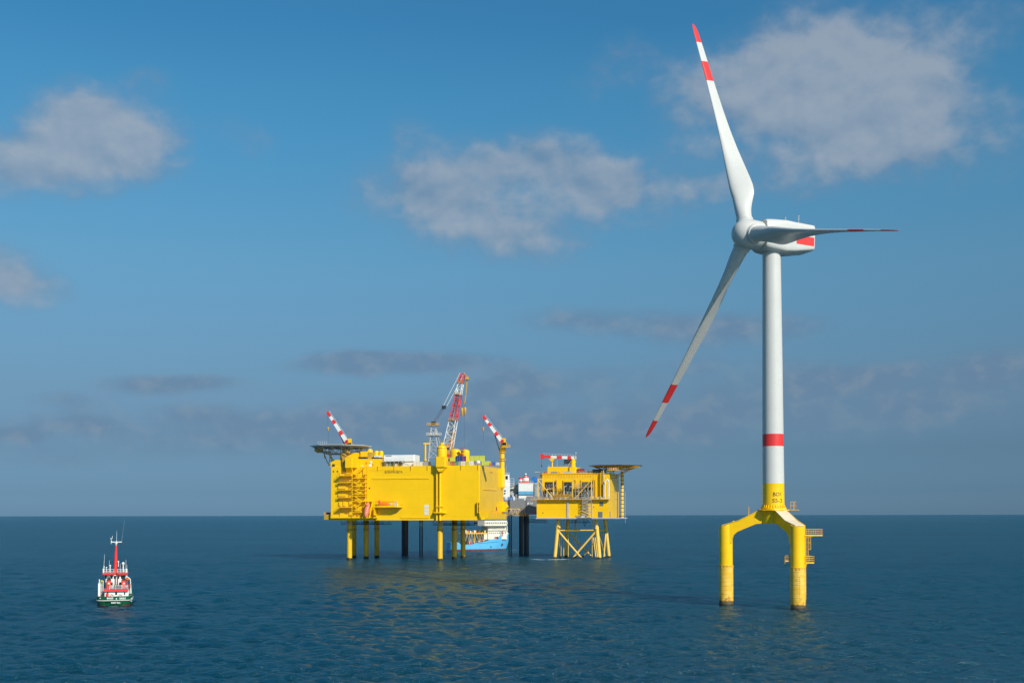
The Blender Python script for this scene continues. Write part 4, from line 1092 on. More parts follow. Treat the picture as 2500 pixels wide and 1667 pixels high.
    # open truss frame in front
    zt2 = AF.hit(*C4(900, 540), -1.6)[1]
    b = MB(); px = [AF.hit(*C4(x, 700), -1.6)[0] for x in (686, 912, 1192, 1474)]
    for x in px: b.box(x - .22, x + .22, -1.85, -1.4, zm - .1, zt2)
    for x in px: b.bar((x, -1.6, zt2 - .2), (x, 5, zt2 - .2), .12)
    b.box(px[0] - .25, px[-1] + .25, -1.8, -1.45, zt2 - .02, zt2 + .35)
    b.bar((px[0], -1.6, zt2 - .4), (px[1], -1.6, zm + .2), .22); b.bar((px[3], -1.6, zt2 - .4), (px[2] + 1, -1.6, zm + .2), .22)
    b.bar((px[1], -1.6, zm + 4.7), (px[1] + 1.2, -1.6, zm + 4.7), .12)
    fr = b.build('truss_frame', 'jacket', T, 0)
    b = MB(); b.rail([(px[0], -1.6, zt2 + .35), (px[3] + 2, -1.6, zt2 + .35)], 1.1, 1.5, .05); b.build('railing', 'oldyel', fr)
    b = MB()
    for i in range(26):
        x = random.uniform(px[0] + .5, px[3] - .5); b.bar((x, 1.0 + random.random() * 2, zm + .05), (x + random.uniform(-1.8, 1.8), 1 + random.random() * 2, zm + random.uniform(1, 6.5)), random.choice((.06, .09, .14)), i % 3)
    for i in range(16):
        x = random.uniform(px[0], AXR - 3); h = random.uniform(.5, 1.8); b.box(x, x + random.uniform(.5, 1.8), .5 + .1 * i, 2.2 + .08 * i, zm + .06, zm + h, i % 3)
    b.build('pipework', ['ltgrey', 'grey', 'jacket'], T)
    zmid = (zm + zt2) / 2
    for (zz_, q0, q1) in ((zmid, 0, 1), (zmid + 1.2, 2, 3), (zm + 2.0, 1, 2)):
        b = MB(); b.rail([(px[q0] + .3, 2.6, zz_), (px[q1] - .3, 2.6, zz_)], 1.2, 1.1, .06, 3); b.box(px[q0] + .3, px[q1] - .3, 2.5, 4.4, zz_ - .15, zz_); b.build('gangway', 'oldyel', T, 0)
    for i in range(9):
        xq_ = px[0] + 1 + (px[3] - px[0] - 2) * (i + random.uniform(-.3, .3)) / 8; hh_ = random.uniform(3, 6.5)
        b = MB(); b.tube([(xq_, .8, zm), (xq_, .8, zm + hh_), (xq_ + random.choice((-1, 1)) * random.uniform(.6, 2), .8 + random.random(), zm + hh_ + .3)], random.uniform(.1, .22), 7); b.build('riser_pipe', random.choice(('ltgrey', 'offwhite', 'jacket', 'grey')), T)
    x0, x1, z0, z1 = r4(1230, 600, 1474, 830, -.9); b = MB()
    for x in np.linspace(x0, x1, 6):
        for y in (-.9, .5): b.bar((x, y, zm), (x, y, z1), .07)
    for z in np.linspace(zm + .1, z1, 5):
        b.bar((x0, -.9, z), (x1, -.9, z), .06); b.bar((x0, .5, z), (x1, .5, z), .06); b.bar((x0, -.9, z - 1.2), (x0 + 3, -.9, z), .05); b.box(x0 + 3, x1, -.8, .4, z - .08, z)
    b.build('scaffold', 'steel', T, 0)
    for x in (960, 1060, 1240, 1320, 1500, 1530):
        q = AF.hit(*C4(x, 700), 4)[0]; b = MB(); b.cyl((q, 4.4, zm), (q, 4.4, zt2), .16, n=8); b.build('riser_pipe', 'oldyel', T)
    x0, x1, z0, z1 = r4(918, 765, 1192, 800, -2.3); b = MB(); b.box(x0, x1, -2.42, -2.26, z0, z1); sg = b.build('name_board', 'plate', T, 0)
    text('lettering', 'BORWIN ALPHA', (z1 - z0) * .66, 'text', sg, lambda x, y, z: ((x0 + x1) / 2 + x, -2.44 - z, z0 + (z1 - z0) * .17 + y), (x1 - x0) * .90, .01)
    # stair lattice on front
    x0, x1, z0, z1 = r4(1345, 800, 1472, 1104, -2)
    b = MB()
    for x in (x0, (x0 + x1) / 2, x1):
        for y in (-2.6, -.3): b.bar((x, y, z0), (x, y, z1), .09)
    for i in range(7):
        za = z0 + (z1 - z0) * i / 7; zc = z0 + (z1 - z0) * (i + 1) / 7; xa_, xb_ = (x0, x1) if i % 2 else (x1, x0)
        b.box(x0, x1, -2.6, -1.5, za - .05, za + .05); b.bar((xa_, -2.5, za), (xb_, -2.5, zc), .12); b.bar((xa_, -1.6, za), (xb_, -1.6, zc), .12); b.bar((xa_, -2.5, za + 1), (xb_, -2.5, zc + 1), .05)
        for j in range(6): t_ = j / 6; xx = xa_ + (xb_ - xa_) * t_; b.bar((xx, -2.5, za + (zc - za) * t_), (xx, -2.5, za + (zc - za) * t_ + 1), .04)
    b.build('stair_tower', 'steel', T)
    x0, x1, z0, z1 = r4(1250, 1092, 1472, 1106, -2.8); b = MB(); b.box(x0, x1, -3.4, -.5, z0 - .1, z0 + .1); b.rail([(x0, -3.3, z0 + .1), (x1 - 2, -3.3, z0 + .1)], 1.2, 1.2, .05, 3); ld = b.build('landing', 'ltgrey', T, 0)
    b = MB(); xa_, za = AF.hit(*C4(1310, 1000), -3); xb_, zb_ = AF.hit(*C4(1450, 1060), -3); b.bar((xa_, -3, za), (xb_, -3, zb_), .2); b.bar((xb_, -3, zb_), (xb_, -3, z0), .18); b.bar((xa_ - .5, -3, za - 1), (xb_ - 1, -3, zb_ - 1), .08); b.build('davit', 'jacket', ld)
    b = MB(); b.box(xa_, xa_ + 2, -2.9, -1.6, z0 + .12, z0 + .9, ch=.3); b.build('raft_canister', 'white', ld, 0)
    # ladder tower on the right corner
    x0, x1, z0, z1 = r4(1897, 450, 1953, 1104, 24); xm, r_ = (x0 + x1) / 2, (x1 - x0) / 2
    b = MB(); b.cyl((xm, 24, zb), (xm, 24, z1 + 1), r_ * .80, n=20); lt = b.build('stair_cylinder', 'jacket', T)
    b = MB(); 
    for z in np.arange(zb + .8, z1, 2.1): b.lathe([(r_ * .8, z), (r_, z), (r_, z + .25), (r_ * .8, z + .25)], (xm, 24, 0), 20)
    b.build('ring', 'dark', lt)
    b = MB(); b.rail([(xm + r_ + .2, 24, zb), (xm + r_ + .2, 24, z1 - 14)], 1, 2, .05); 
    for z in np.arange(zb, z1 - 10, 1.5): b.bar((xm + r_, 24, z), (xm + r_ + .6, 24, z), .06)
    b.bar((xm + r_ + .6, 24, zb - 3), (xm + r_ + .6, 24, z1 - 10), .07); b.build('ladder', 'steel', lt)
    # exhaust pipes
    for (xa_, xb_, yt_) in ((1672, 1680, 575), (1728, 1736, 575)):
        q0 = AF.hit(*C4(xa_, 800), 1.5); q1 = AF.hit(*C4(xa_, yt_), 1.5); b = MB(); b.cyl((q0[0], 1.5, zm), (q1[0], 1.5, q1[1]), .3, n=12)
        if xa_ == 1672: q2 = AF.hit(*C4(1732, yt_), 1.5)[0]; b.tube([(q1[0], 1.5, q1[1]), (q1[0] + 1, 1.5, q1[1] + 1.2), (q2 - 1, 1.5, q1[1] + 1.2), (q2, 1.5, q1[1])], .3, 12)
        b.build('exhaust_pipe', 'white', T)
    q0 = AF.hit(*C4(1648, 460), 3); b = MB(); b.cyl((q0[0], 3.2, zm), (q0[0], 3.2, zt + 4), .28, n=10); b.cyl((q0[0] - .9, 3.2, zm), (q0[0] - .9, 3.2, zt + 1), .2, n=10, k=1); b.build('exhaust_pipe', ['ltgrey', 'oldyel'], T)
    # roof
    b = MB(); b.rail([(xa, 5.2, zr + .1), (xb, 5.2, zr + .1)], 1.1, 1.8, .05)
    b.build('railing', 'steel', T)
    for i, (a, b_, c, d, m_, ly) in enumerate(((640, 428, 700, 438, 'ltgrey', 8), (690, 450, 745, 520, 'grey', 6), (770, 420, 800, 445, 'dkred', 7), (1260, 385, 1355, 425, 'dkred', 9), (1400, 415, 1500, 432, 'ltgrey', 9), (1485, 395, 1560, 430, 'dkred', 10), (1540, 420, 1610, 432, 'offwhite', 9), (870, 430, 960, 452, 'grey', 7), (1060, 428, 1180, 452, 'ltgrey', 7), (1300, 430, 1400, 452, 'grey', 7), (965, 430, 1000, 480, 'oldyel', 4.9), (1515, 440, 1540, 470, 'oldyel', 4.9))):
        x0, x1, z0, z1 = r4(a, b_, c, d, ly); b = MB(); b.box(x0, x1, ly, ly + 2.5, (zr + .001 * i if i not in (10, 11, 0, 1) else z0), z1); b.build('roof_unit', m_, T, 0)
    x0, x1, z0, z1 = r4(826, 357, 1125, 430, 10); b = MB(); b.box(x0, x1, 10, 20, zr, z1); b.build('roof_house', 'yellow', T, 0)
    x0, x1, z0, z1 = r4(1125, 365, 1253, 425, 9); b = MB(); b.box(x0 + .02, x1, 9, 17, zr + .3, z1, ch=.8); b.build('crane_base', 'yellow', T, 0)
    for (x, y0_, y1_) in ((845, 325, 357), (965, 250, 357), (1035, 320, 357), (1302, 355, 385)):
        q = AF.hit(*C4(x, y0_), 12); b = MB(); b.bar((q[0], 12, zr + 1), (q[0], 12, q[1]), .05); b.build('antenna', 'white', T)
    # helideck
    cx0, zd = AF.hit(*C4(1435, 348), 14); cx1, _ = AF.hit(*C4(2235, 352), 14); cx, rad = (cx0 + cx1) / 2, (cx1 - cx0) / 2; cy = 14
    oc = lambda r_, z: [(cx + r_ * math.cos(R(22.5 + 45 * i)), cy + r_ * math.sin(R(22.5 + 45 * i)), z) for i in range(8)]
    b = MB(); b.loft([oc(rad * .9, zd - .35), oc(rad * .9, zd)]); hd = b.build('helideck', 'mustard', T, 0)
    b = MB(); b.loft([oc(rad * .9, zd - .1), oc(rad * 1.03, zd + .02), oc(rad * 1.03, zd + .12), oc(rad * .9, zd + .03)], cap0=False, cap1=False); b.build('safety_net', 'grey', hd, 0)
    b = MB(); lo = oc(rad * .55, zd - 1.9); mi = oc(rad * .86, zd - .45); ms = oc(rad * .5, zd - .45)
    for i in range(8):
        j = (i + 1) % 8; b.bar(lo[i], lo[j], .15); b.bar(mi[i], mi[j], .15); b.bar(lo[i], mi[i], .13); mm = Vector(mi[i]).lerp(Vector(mi[j]), .5); b.bar(lo[i], mm, .1); b.bar(lo[j], mm, .1); b.bar(lo[i], lo[(i + 4) % 8], .12); b.bar(lo[i], ms[i], .1)
    xg0, xg1 = AF.hit(*C4(1870, 370), 6)[0], AF.hit(*C4(2200, 370), 6)[0]
    b.truss((xg0, 7, zd - 1.1), (xg1 - 1, 7, zd - .9), 1.6, 1.2, 1.0, .7, 10, .1, (0, 1, 0)); b.build('helideck_truss', 'oldyel', hd)
    b = MB(); x0 = AXR - .5
    for (p, q) in ((lo[5], (x0 - 8, 6, zr)), (lo[6], (AXR, 4, zt)), (lo[7], (AXR, 22, zt - 1)), (mi[7], (AXR, 18, zt - 2.5)), (lo[4], (x0 - 8, 14, zr)), (lo[3], (x0 - 6, 22, zr)), (lo[2], (AXR - 2, 29, zt)), (lo[6], (AXR - 6, 5, zr))): b = MB(); b.bar(p, q, .2); b.build('helideck_brace', 'mustard', hd)
    x0, x1, z0, z1 = r4(1708, 362, 1872, 405, 1.5); b = MB(); b.box(x0, x1, 1.5, 4, z0 - .1, z0 + .3); b.rail([(x0, 1.6, z0 + .3), (x1, 1.6, z0 + .3)], 1.4, .9, .06, 3); b.build('access_platform', 'oldyel', hd, 0)
    for i in range(7): x, z = AF.hit(*C4(1745 + 17 * i, 380), 2.2); b = MB(); b.cyl((x, 2.2, z0 + .35), (x, 2.2, z0 + 1.4), .22, n=8); b.build('fire_monitor', 'white' if i % 2 else 'pinkred', hd)
    b = MB(); b.box(AXR - 9, AXR - 4, 6, 16, zt - .1, zd - 1.95); b.build('helideck_support_house', 'dark', T, 0)
    # jacket
    zj = zb - .5
    def seg(a, c, lya, lyc, r_, nm='brace', ext=1.18, m_='jleg'):
        p = AF.hit(*C6(*a), lya); q = AF.hit(*C6(*c), lyc); p = Vector((p[0], lya, p[1])); q = Vector((q[0], lyc, q[1]))
        b = MB(); b.cyl(p, p + (q - p) * ext, r_, n=20); return b.build(nm, m_, T)
    LA = seg((987, 165), (932, 735), 4, 2.5, .92, 'leg'); LB = seg((1540, 170), (1591, 735), 4, 2.5, 1.0, 'leg'); LC = seg((1670, 165), (1730, 720), 20, 22, .92, 'leg'); LD = seg((1125, 160), (1095, 715), 24, 26, .88, 'leg')
    for (x, y, ly, o) in ((1000, 282, 3.4, LA), (1545, 300, 3.4, LB), (1684, 282, 19.5, LC)):
        p = AF.hit(*C6(x, y), ly); b = MB(); b.ball((p[0], ly - .5, p[1]), .75, 12); b.build('node', 'jleg', o)
    seg((985, 328), (1522, 325), 3.6, 3.6, .36, ext=1.0); seg((1545, 325), (1680, 322), 4, 20, .33, ext=1.0); seg((1125, 322), (1660, 320), 24.5, 20.5, .3, ext=1.0); seg((985, 326), (1125, 322), 4, 24, .3, ext=1.0)
    seg((990, 345), (1325, 735), 3.4, 2.4, .5); seg((1530, 350), (1195, 735), 3.6, 2.6, .5)
    seg((1150, 372), (1480, 715), 24, 25, .36); seg((1640, 370), (1345, 712), 20, 25, .36)
    seg((1585, 420), (1678, 718), 5, 19, .32); seg((1684, 330), (1655, 722), 19.2, 4.5, .34); seg((985, 420), (1010, 725), 5, 20, .3)
    for (x, xb_, ly, r_, yt_) in ((1025, 1025, 12, .22, 170), (1065, 1062, 13, .24, 170), (1130, 1130, 8, .2, 170), (1242, 1242, 15, .26, 170), (1482, 1482, 9, .16, 170), (1228, 1230, 16, .16, 170)):
        seg((x, yt_), (xb_, 715), ly, ly, r_, 'riser')
    for (a, c) in (((1500, 432), (1535, 720)), ((1526, 430), (1560, 720))): seg(a, c, 1.2, .6, .27, 'boat_fender')
    x0, x1, z0, z1 = r4(1150, 1128, 1440, 1210, 10); b = MB(); b.box(x0, x1, 8, 14, zj - 2.2, zj - 1.9); b.rail([(x0, 8, zj - 1.9), (x1, 8, zj - 1.9)], 1.2, 1.5, .06)
    for x in np.arange(x0, x1, 2): b.bar((x, 8, zj - 2), (x, 8, zj), .07)
    q = AF.hit(*C4(1375, 1150), 7); b.tube([(q[0] - .5, 7, q[1]), (q[0] - .5, 7, q[1] - 2), (q[0], 7, q[1] - 3), (q[0] + .5, 7, q[1] - 2), (q[0] + .5, 7, q[1])], .14); b.build('under_deck_walkway', 'dark', T, 0)
make_alpha()

def alpha_crane():
    o = thing('pedestal_crane', 'crane with a level red and white boom on the roof of the smaller yellow platform', 'crane', AF)
    ly = 12.0; H = lambda x, y: AF.hit(*C4(x, y), ly)
    x, zt = H(1200, 240); _, zb = H(1200, 372)
    b = MB(); b.cyl((x, ly, zb - .4), (x, ly, zt), 1.35, 1.2, n=24); b.build('pedestal', 'yellow', o)
    b = MB(); x0, z1 = H(1062, 250); x1, z0 = H(1172, 325); b.box(x0 + .6, x1, ly - 2, ly + 2, z0 + .6, z1, ch=.4); b.cyl((x0 + 1.5, ly - 2.3, z0 + 1.4), (x0 + 1.5, ly + 2.3, z0 + 1.4), 1.0, n=16); b.bar((x0 + .5, ly - 2, z0), (x1 + 1, ly - 2, z1), .14); b.bar((x0 + 2.8, ly - 2.2, z0 - .6), (x1 + .5, ly - 2.2, z1 - 1), .16, 1); b.build('winch_house', ['dark', 'oldyel'], o, 0)
    a0 = H(735, 205); a1 = H(1235, 228)
    b = MB(); n_ = 6; cut = [735, 880, 965, 1045, 1125, 1180, 1240]
    for i in range(n_):
        t0, t1 = (cut[i] - 735) / 505, (cut[i + 1] - 735) / 505
        def sec(t_): 
            c = Vector((a0[0] + (a1[0] - a0[0]) * t_, ly, a0[1] + (a1[1] - a0[1]) * t_)); h = .55 + .35 * t_
            return [tuple(c + Vector((0, yy * .6, zz * h))) for yy, zz in ((-1, -1), (1, -1), (1, 1), (-1, 1))]
        b.loft([sec(t0), sec(t1)], k=(1 if i % 2 == 0 else 0), cap0=(i == 0), cap1=(i == n_ - 1))
    b.box(a0[0] - .4, a0[0] + 1.3, ly - .8, ly + .8, a0[1] - 1.2, a0[1] + 1.3, 1); bm_ = b.build('boom', ['white', 'red'], o, 0)
    b = MB(); b.rail([(a0[0] + 1, ly, a0[1] + .7), (a1[0] - 1, ly, a1[1] + .9)], .9, 1.6, .05, 1); b.build('railing', 'offwhite', bm_)
    b = MB(); hx, hz = H(738, 340); b.bar((hx, ly, hz), (hx, ly, a0[1] - 1), .06); b.lathe([(.12, -.8), (.35, 0), (.2, .5)], (hx, ly, hz), 8); b.build('hook_block', 'dark', bm_)
    rx, rz = H(893, 235); b = MB(); b.cyl((rx, ly, H(893, 358)[1] - .2), (rx, ly, rz - .6), .36, n=12); b.prism([(rx - 1.6, rz), (rx + 1.6, rz), (rx + .5, rz - 1.5), (rx - .5, rz - 1.5)], ly - .7, ly + .7, 'y'); b.build('boom_rest', 'yellow', o)
    mx, mz = H(1240, 155); b = MB(); b.cyl((mx, ly, zt - 2), (mx, ly, mz), .13, n=8); b.ball((mx, ly, mz), .45, 10); b.box(mx - .8, mx + .3, ly - .8, ly + .8, zt - .4, zt + 1.5, ch=.2); b.build('mast', 'ltgrey', o)
alpha_crane()


# ------------------------------------------------------------------ link bridge
GF = Frame(0, 640, 0)
def make_bridge():
    T = thing('link_bridge', 'short yellow-brown truss footbridge between the two yellow platforms', 'footbridge', GF)
    x0, zt = GF.hit(*C4(192, 972), 0); x1, zb = GF.hit(*C4(575, 1078), 0); zd = GF.hit(*C4(300, 1050), 0)[1]
    b = MB(); b.box(x0, x1, 0, 3.4, zb, zd - .8); b.build('deck', 'oldyel', T, 0)
    n_ = 10
    for y in (.15, 3.25):
        b = MB(); b.box(x0 + 1.4, x1 - 2.5, y - .12, y + .12, zt - .3, zt)
        for i in range(n_):
            a = x0 + (x1 - x0 - 2.5) * i / n_; c = x0 + (x1 - x0 - 2.5) * (i + 1) / n_
            b.bar((a, y, zd - .8), (c, y, zt) if i % 2 == 0 else (c, y, zd - .8), .12); 
            if i % 2: b.bar((a, y, zt), (c, y, zd - .8), .12)
        b.build('truss_side', 'jacket', T)
    b = MB()
    b.rail([(x0, .02, zd - .8), (x1, .02, zd - .8)], 1.1, 1.4, .04, 2); b.build('railing', 'oldyel', T)
make_bridge()


# ------------------------------------------------------------------ jack-up barge
JF = Frame(0, 668, 0)
def r4j(x0, y0, x1, y1, ly): return JF.rect(C4(x0, y0), C4(x1, y1), ly)
def make_jackup():
    T = thing('jackup_barge', 'grey jack-up barge raised on dark legs between the two yellow platforms', 'jack-up barge', JF)
    x0, z1 = JF.hit(*C4(-1280, 848), 0); x1, z0 = JF.hit(*C4(720, 1058), 0)
    b = MB(); b.box(x0, x1, 0, 38, z0, z1); hull = b.build('hull', 'grey', T, 0)
    q = JF.hit(*C4(505, 900), 0)[0]; b = MB(); b.box(q, q + .3, -.12, .05, z0 + .3, z1 + 1.2); b.box(q + .35, x1, -.5, -.01, z0 + .8, z1 + 2.2); b.build('bulwark', 'grey', hull, 0)
    xa, xb, za, zc = r4j(525, 882, 612, 905, -.5); text('lettering', 'JB 117', zc - za, 'textw', hull, lambda x, y, z: ((xa + xb) / 2 + x, -.53 - z, za + y), xb - xa, .03)
    xa, xb, _, _ = r4j(247, 900, 272, 950, 0); b = MB(); b.box(xa, xb, -.4, -.01, z0 + .1, z1); b.build('fender', 'dark', hull, 0)
    b = MB(); b.rail([(JF.hit(*C4(190, 850), 0)[0], .1, z1), (q, .1, z1)], 1.1, 2, .05, 2); b.build('railing', 'offwhite', hull)
    # white house with blue bands
    xa, xb, za, zc = r4j(400, 600, 613, 820, 3); zz = [JF.hit(*C4(500, y), 3)[1] for y in (822, 780, 762, 716, 600)]
    b = MB()
    for i, k_ in enumerate((0, 2, 1, 0)): b.box(xa, xb, 3, 14, zz[i], zz[i + 1], k_)
    b.box(xa + 3, xb, 3.2, 14, z1, zz[0], 0)
    wh = b.build('banded_house', ['white', 'skyblue', 'navyband'], T, 0)
    b = MB(); b.box(xa - .3, xb + .3, 2.8, 14.2, zz[-1] + .02, zz[-1] + .35); b.rail([(xa, 3, zz[-1] + .35), (xb, 3, zz[-1] + .35)], 1.1, 1.2, .05); b.build('roof_rail', 'offwhite', wh, 0)
    # accommodation tower left
    xa, xb, za, zc = r4j(100, 680, 272, 820, 5); b = MB(); b.box(xa - 4, xb, 5, 16, z1, zc + 2); xa2, xb2, _, z2 = r4j(100, 530, 270, 600, 6); b.box(xa2 - 4, xb2, 6, 15, zc + 2, z2 - .5); xa3, xb3, _, z3 = r4j(150, 470, 265, 600, 7); b.box(xa3, xb3, 7, 13, z2 - .5, z3)
    ac = b.build('accommodation', 'white', T, 0)
    b = MB(); xw0, xw1, zw0, zw1 = r4j(205, 490, 240, 545, 7); b.box(xw0, xw1, 6.9, 7.05, zw0, zw1); xw0, xw1, zw0, zw1 = r4j(185, 700, 210, 720, 5); b.box(xw0, xw1, 4.9, 5.05, zw0, zw1); xw0, xw1, zw0, zw1 = r4j(185, 738, 205, 760, 5); b.box(xw0, xw1, 4.9, 5.05, zw0, zw1); b.build('window', 'glass', ac, 0)
    b = MB(); b.rail([(xa3, 6.9, z3), (xb3, 6.9, z3)], 1.1, 1, .05); xc0, xc1, zc0, zc1 = r4j(270, 555, 330, 680, 7); b.box(xc0, xc1, 6.5, 9, zc0, zc0 + .3); b.rail([(xc0, 6.6, zc0 + .3), (xc1, 6.6, zc0 + .3)], 5.5, 1.5, .08, 4); b.build('railing', 'white', ac)
    b = MB(); xm, zm_ = JF.hit(*C4(215, 340), 8); b.bar((xm, 8, z3), (xm, 8, zm_), .1); b.build('mast', 'ltgrey', ac)
    xa, xb, za, zc = r4j(240, 665, 395, 830, 8); r_ = (xb - xa) / 2; b = MB(); b.lathe([(r_, z1 - zc), (r_, -r_ * .9), (r_ * .93, -r_ * .5), (r_ * .7, -r_ * .2), (r_ * .3, 0)], ((xa + xb) / 2, 8 + r_, zc), 24); b.build('silo', 'cgrey', T)
    b = MB(); xa, xb, za, zc = r4j(272, 620, 392, 640, 9); b.box(xa, xb, 9, 12, zc - .3, zc); b.rail([(xa, 9, zc), (xb, 9, zc)], 1.2, 1, .06); b.box(xa + 1, xb, 10, 14, z1, zc - .3); b.build('deck_house', 'cgrey', T, 0)
    for (a, c, m_, nm) in ((148, 195, 'cblue', 'deck_box'), (200, 235, 'offwhite', 'deck_box'), (238, 320, 'cblue', 'deck_box')):
        xa, xb, za, zc = r4j(a, 800, c, 845, 1); b = MB(); b.box(xa, xb, 1, 4, z1, zc); b.build(nm, m_, T, 0)
    xa, xb, za, zc = r4j(618, 640, 700, 835, 4); b = MB(); b.box(xa, xb, 4, 10, z1, zc, ch=.2); b.rail([(xa, 4, zc), (xb, 4, zc)], 1.1, 1, .06); b.truss((xa + .6, 3.4, z1), (xa + .6, 3.4, zc + 1.5), .8, .8, .8, .8, 8, .06, (1, 0, 0)); b.build('deck_house', 'cgrey', T, 0)
    for i, (a_, c_, yt_, m__) in enumerate(((272, 300, 770, 'dark'), (305, 345, 790, 'offwhite'), (350, 396, 760, 'grey'), (285, 330, 740, 'ltgrey'))):
        xa, xb, za, zc = r4j(a_, yt_, c_, 850, 2.2 + i); b = MB(); b.box(xa, xb, 2.2 + i, 3.1 + i, z1, zc, ch=.1); b.build('deck_box', m__, T, 0)
    # legs
    for (crp, a, c, yb, ly, m_) in ((C6, 405, 468, 690, 4, 'leg'), (C6, 472, 552, 700, 8, 'leg'), (C5, 1062, 1138, 500, 4, 'leg')):
        xa = JF.hit(*crp(a, yb - 50), ly)[0]; xb = JF.hit(*crp(c, yb - 50), ly)[0]; b = MB(); b.cyl(((xa + xb) / 2, ly, -8), ((xa + xb) / 2, ly, z1 - .5), (xb - xa) / 2, n=28); lg = b.build('leg', m_, T)
        b = MB()
        for s_ in (-.25, .25):
            for z in np.arange(1, z0, 1.3): b.box((xa + xb) / 2 + s_ * (xb - xa) - .12, (xa + xb) / 2 + s_ * (xb - xa) + .12, ly - (xb - xa) / 2 * .9 - .1, ly - (xb - xa) / 2 * .85 + .1, z, z + .35)
        b.build('pin_hole', 'cgrey' if a == 472 else 'dkred', lg, 0)
    for (crp, a, c, yb, ly) in ((C6, 250, 300, 690, 2), (C5, 1262, 1300, 490, 6)):
        xa = JF.hit(*crp(a, yb - 50), ly)[0]; xb = JF.hit(*crp(c, yb - 50), ly)[0]; w_ = xb - xa - .4; b = MB(); b.truss(((xa + xb) / 2, ly + w_ / 2, -6), ((xa + xb) / 2, ly + w_ / 2, z0 + .5), w_, w_, w_, w_, 14, .24, (1, 0, 0), rd=.13); b.build('lattice_leg', 'leg', T)
    xa, xb, za, zc = r4j(440, 1100, 660, 1190, 6); b = MB(); b.box(xa, xb, 6, 16, za + .5, za + .8); b.box(xa, xb - 9, 6, 16, za + .8, z0)
    xb2 = JF.hit(*C4(815, 1180), 6)[0]; b.rail([(xa, 6, za + .8), (xb2, 6, za + .8)], 1.6, 1.2, .09, 3); b.box(xb, xb2, 6, 10, za + .4, za + .7); b.build('under_deck_platform', 'dark', T, 0)
make_jackup()
def deck_gear():
    o = thing('red_white_tank', 'red and white banded tank with a domed top on the white and blue house', 'tank', JF)
    xa, xb, za, zc = r4j(455, 500, 552, 592, 5); r_ = (xb - xa) / 2; c = ((xa + xb) / 2, 5 + r_, za); h = zc - za
    b = MB(); b.lathe([(r_, 0), (r_, h * .3), (r_, h * .55), (r_, h * .8), (r_ * .85, h), (r_ * .35, h * 1.05), (r_ * .35, h * 1.3), (r_ * .3, h * 1.45), (.1, h * 1.55)], c, 24, ks=[1, 0, 0, 1, 1, 0, 0, 0]); b.build('shell', ['white', 'red'], o)
    b = MB(); b.lathe([(r_ * .37, h * 1.15), (r_ * .39, h * 1.15), (r_ * .39, h * 1.3), (r_ * .37, h * 1.3)], c, 16); b.build('window_band', 'dark', o)
    o = thing('red_white_tank', 'smaller red and white tank at the left end of the white and blue house', 'tank', JF)
    xa, xb, za, zc = r4j(400, 515, 455, 592, 5); r_ = (xb - xa) / 2 - .1; c = ((xa + xb) / 2, 5 + r_, za); h = zc - za
    b = MB(); b.lathe([(r_, 0), (r_, h * .35), (r_, h * .65), (r_ * .9, h), (r_ * .2, h * 1.1)], c, 20, ks=[1, 0, 1, 1]); b.build('shell', ['white', 'red'], o)
    o = thing('cable_reel', 'bright blue reel behind the left edge of the smaller yellow platform', 'cable reel', JF)
    x, z = JF.hit(*C4(632, 548), 5); _, z2 = JF.hit(*C4(632, 585), 5)
    b = MB(); b.cyl((x, 5, z), (x, 6.5, z), 1.3, n=24); b.build('drum', 'cblue', o)
    for y in (4.8, 6.5): b = MB(); b.lathe([(1.9, 0), (1.9, .2), (.4, .25)], (x, y, z), 24, ax=Vector((0, -1, 0))); b.build('flange', 'cblue', o)
    b = MB(); b.box(x - 2.2, x + 1.6, 4.6, 7, z - 2.3, z - 1.95); zl = JF.hit(*C4(632, 848), 5)[1]
    for xx in (x - 2, x + 1.4): b.bar((xx, 5, zl), (xx, 5, z - 2), .2)
    b.bar((x - 2, 5, z - 2.2), (x + 1.4, 5, zl + 1), .15); b.build('stand', 'offwhite', o)
deck_gear()

